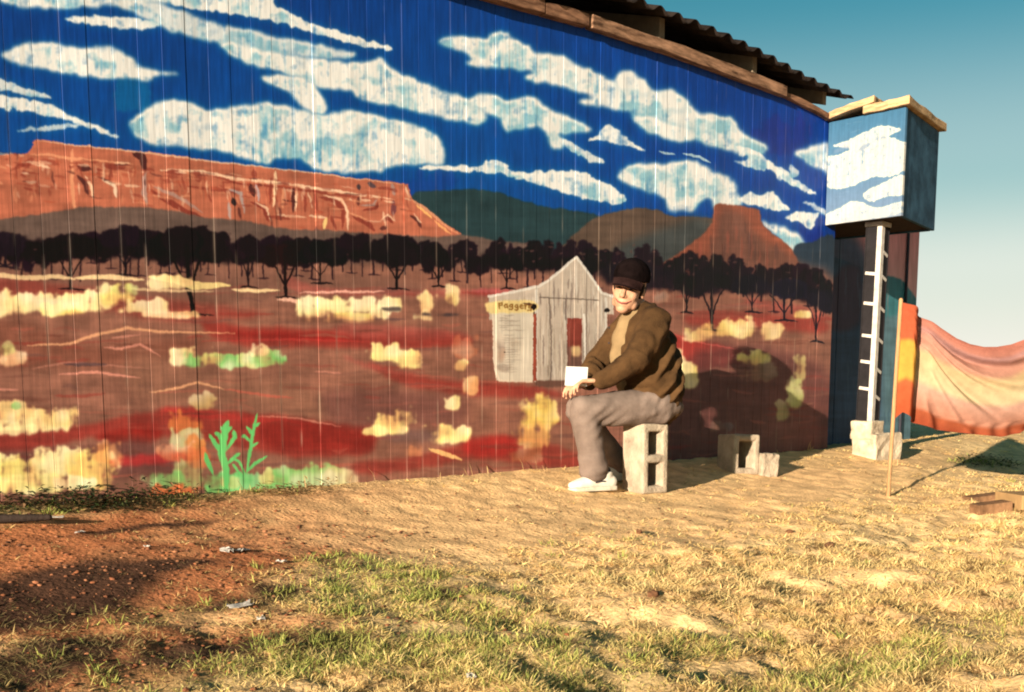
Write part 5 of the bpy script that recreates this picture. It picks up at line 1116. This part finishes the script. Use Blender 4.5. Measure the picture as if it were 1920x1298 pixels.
# ------------------------------------------------------------------ grass, blade by blade
M_blade = mat('grass_blade', (1, 1, 1), .75, .12, 30, 0, attr=True, spec=.15, transl=.18)
def grass(name, n, seed, keep, colour, hgt, lie, width=.0022, per=22, loose=.35):
    """blades grow in tufts: a handful fan out of each root, with some strays between"""
    rs = np.random.RandomState(seed); nt = int(n * (1 - loose) / per)
    def spots(k):
        ang = HEAD + R(30) - rs.rand(k * 4) * R(60); dist = 1.55 + 15.5 * rs.rand(k * 4) ** 1.85
        x = CAM[0] + dist * np.cos(ang); y = CAM[1] + dist * np.sin(ang)
        ok = (y < -.02) | ((x > .1) & (y < S_B - .03)) | (x > lx1 + .1); x, y = x[ok], y[ok]
        q = keep(x, y) > rs.rand(len(x)); return x[q][:k], y[q][:k]
    tx, ty = spots(nt); lx_, ly_ = spots(int(n * loose)); nt = len(tx)
    tr = np.repeat(rs.uniform(.012, .045, nt), per); a_ = rs.rand(nt * per) * 6.283; rr_ = tr * np.sqrt(rs.rand(nt * per))
    x = np.r_[np.repeat(tx, per) + rr_ * np.cos(a_), lx_]; y = np.r_[np.repeat(ty, per) + rr_ * np.sin(a_), ly_]
    shade = np.r_[np.repeat(rs.uniform(.72, 1.2, nt), per), np.ones(len(lx_))]
    th = np.r_[a_ + rs.normal(0, .6, nt * per), rs.rand(len(lx_)) * 6.283]
    ok = (y < -.012) | (x > .1); x, y, th, shade = x[ok], y[ok], th[ok], shade[ok]; m = len(x)
    dist = np.hypot(x - CAM[0], y - CAM[1])
    z = ground_z(x, y); so, sa, gr = masks(x, y)
    h = hgt(x, y, rs, m, gr); ti = lie(x, y, rs, m, gr)
    d = np.c_[np.cos(th) * np.sin(ti), np.sin(th) * np.sin(ti), np.cos(ti)]
    s = np.c_[-np.sin(th), np.cos(th), np.zeros(m)]; tw = rs.uniform(-1, 1, m)[:, None]; s = s * np.sqrt(1 - .6 * tw ** 2) + np.cross(d, s) * tw * .77
    w = (width * (.7 + .8 * rs.rand(m)) * (1 + np.clip(dist - 3, 0, 9) * .2))[:, None]
    b = np.c_[x, y, z - .004]; bend = np.c_[np.cos(th), np.sin(th), np.zeros(m)] * (h * rs.uniform(.0, .35, m))[:, None]; bend[:, 2] = -h * .12 * rs.rand(m)
    mid = b + d * (h * .55)[:, None] + bend * .25; tip = b + d * h[:, None] + bend; tip[:, 2] = np.maximum(tip[:, 2], ground_z(tip[:, 0], tip[:, 1]) + .004)
    V = np.stack([b - s * w / 2, b + s * w / 2, mid + s * w * .4, mid - s * w * .4, tip], 1).reshape(-1, 3)
    i = np.arange(m)[:, None] * 5; T = np.concatenate([i + np.array([[0, 1, 2]]), i + np.array([[0, 2, 3]]), i + np.array([[3, 2, 4]])], 0)
    C = np.repeat(np.clip(colour(x, y, rs, m, gr, so) * shade[:, None], 0, .8), 5, 0)
    o = big_mesh(name, V, T, M_blade, C); return tag(o, kind='stuff')
def tuss(x, y): return vnoise(x, y, .30, 1) * .6 + vnoise(x, y, .11, 5) * .4
def fore(y): return np.clip((-y - 1.0) / 1.3, 0, 1)
def keep_dry(x, y):
    so, sa, gr = masks(x, y); t = np.clip((tuss(x, y) - .33) * 5, .06, 1)
    return t * np.clip(1 - .72 * so - .72 * sa, .03, 1) * (.28 + .72 * fore(y)) + .30 * fore(y)
def col_dry(x, y, rs, m, gr, so):
    a = rs.rand(m)[:, None]; n = vnoise(x, y, .4, 0)[:, None]
    c = np.array((.78, .57, .24)) * (1 - a) + np.array((.62, .39, .14)) * a
    c = c * (1 - .45 * n) + .45 * n * np.array((.76, .58, .29))
    f = fore(y)[:, None]; g = gr[:, None] * (rs.rand(m)[:, None] < .45)
    dk = (vnoise(x, y, .055, 4)[:, None] > (.80 - .12 * f)) & (rs.rand(m)[:, None] < .8); c = np.where(dk, np.array((.15, .085, .035)), c)
    c = c * (1 - .12 * f) + .12 * f * np.array((.34, .24, .09)); sq = so[:, None]; c = c * (1 - .55 * sq) + .55 * sq * np.array((.22, .16, .065))
    dks = np.clip(sum(patch(x, y, *q) for q in SHADE_SPOTS) * 1.4, 0, 1)[:, None]; c = c * (1 - .8 * dks) + .8 * dks * np.array((.075, .06, .025))  # blades darkened with the same painted shade
    return np.clip(c * (1 - .8 * g) + .8 * g * np.array((.40, .39, .10)), 0, .8) * rs.uniform(.8, 1.15, m)[:, None]
def h_dry(x, y, rs, m, gr): f = fore(y); return (.010 + .023 * rs.rand(m)) * (1 + .35 * f) * (.5 + 1.0 * tuss(x, y))
def lie_dry(x, y, rs, m, gr): return np.clip(rs.normal(1.28 - .28 * fore(y), .28, m), .1, 1.54)
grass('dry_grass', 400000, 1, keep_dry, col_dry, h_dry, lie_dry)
def keep_green(x, y):
    so, sa, gr = masks(x, y); return np.clip(gr * 1.0 * np.clip((tuss(x, y) - .3) * 4, .1, 1) + .05 * fore(y) * (tuss(x, y) > .5), 0, 1)
def col_green(x, y, rs, m, gr, so):
    a = rs.rand(m)[:, None]; c = np.array((.19, .23, .05)) * (1 - a) + np.array((.40, .38, .10)) * a
    dk = vnoise(x, y, .06, 3)[:, None] > .74; return np.where(dk, np.array((.06, .075, .026)), c) * rs.uniform(.75, 1.2, m)[:, None]
grass('green_grass', 70000, 2, keep_green, col_green, lambda x, y, rs, m, gr: (.014 + .034 * rs.rand(m)), lambda x, y, rs, m, gr: np.clip(rs.normal(.6, .3, m), .02, 1.4), .0024)
def loose(name, n, seed, regions, cols, smin, smax):
    """crumbs of earth scattered on the ground, joined: nobody could count them"""
    rs = np.random.RandomState(seed); V = []; T = []; C = []; base = []
    ico = np.array([(0, 0, 1), (.89, 0, .45), (.28, .85, .45), (-.72, .53, .45), (-.72, -.53, .45), (.28, -.85, .45), (.72, .53, -.45), (-.28, .85, -.45), (-.89, 0, -.45), (-.28, -.85, -.45), (.72, -.53, -.45)])
    tri = [(0, k, k % 5 + 1) for k in range(1, 6)] + [(1, 6, 2), (2, 6, 7), (2, 7, 3), (3, 7, 8), (3, 8, 4), (4, 8, 9), (4, 9, 5), (5, 9, 10), (5, 10, 1), (1, 10, 6)]
    for q in range(n):
        px, py, sx, sy = regions[rs.randint(len(regions))]; X, Y, _ = gpt_cache[(px, py)]; x, y = X + rs.normal(0, sx), Y + rs.normal(0, sy)
        if y > -.05: continue
        s_ = smin + (smax - smin) * rs.rand() ** 3; k = len(V) * 11
        V.append(ico * s_ * rs.uniform(.45, 1.35, (11, 3)) * (1.3, 1, .55) + (x, y, gz(x, y) + s_ * .2)); T += [(a + k, b + k, c + k) for a, b, c in tri]; C += [np.array(cols[rs.randint(len(cols))]) * rs.uniform(.7, 1.2)] * 11
    o = big_mesh(name, np.concatenate(V), np.array(T), M_ground, np.array(C)); return tag(o, kind='stuff')
RG = [(120, 1010, .7, .2), (330, 1060, .6, .2), (60, 1090, .5, .2), (500, 1020, .5, .2), (200, 1180, .7, .25), (450, 1180, .6, .25), (300, 1250, .6, .15)]
RB = [(900, 1000, .9, .35), (1200, 990, .9, .4), (1500, 980, .9, .4), (1750, 1000, .7, .4), (1300, 1100, .9, .4), (1650, 1120, .8, .3)]
gpt_cache = {q[:2]: gpt(*q[:2]) for q in RG + RB}
loose('red_soil_crumbs', 2600, 5, RG, [(.20, .072, .033), (.16, .06, .03), (.09, .042, .025), (.24, .10, .05)], .0018, .011)
loose('pale_soil_crumbs', 1800, 6, RB, [(.34, .2, .09), (.17, .085, .04), (.10, .05, .025)], .0018, .009)
# longer stubble along the foot of the wall
def keep_stub(x, y): return np.clip(.9 - (-y) / .16, 0, 1) * (x < .2) + np.exp(-((x - PXc) ** 2 + (y - PYc + .2) ** 2) / .06) * .5
grass('wall_foot_stubble', 9000, 3, keep_stub, lambda x, y, rs, m, gr, so: (np.array((.50, .33, .15)) * rs.uniform(.4, 1.2, m)[:, None]), lambda x, y, rs, m, gr: .025 + .075 * rs.rand(m) ** 2, lambda x, y, rs, m, gr: np.abs(rs.normal(.1, .35, m)), .0028, 12)
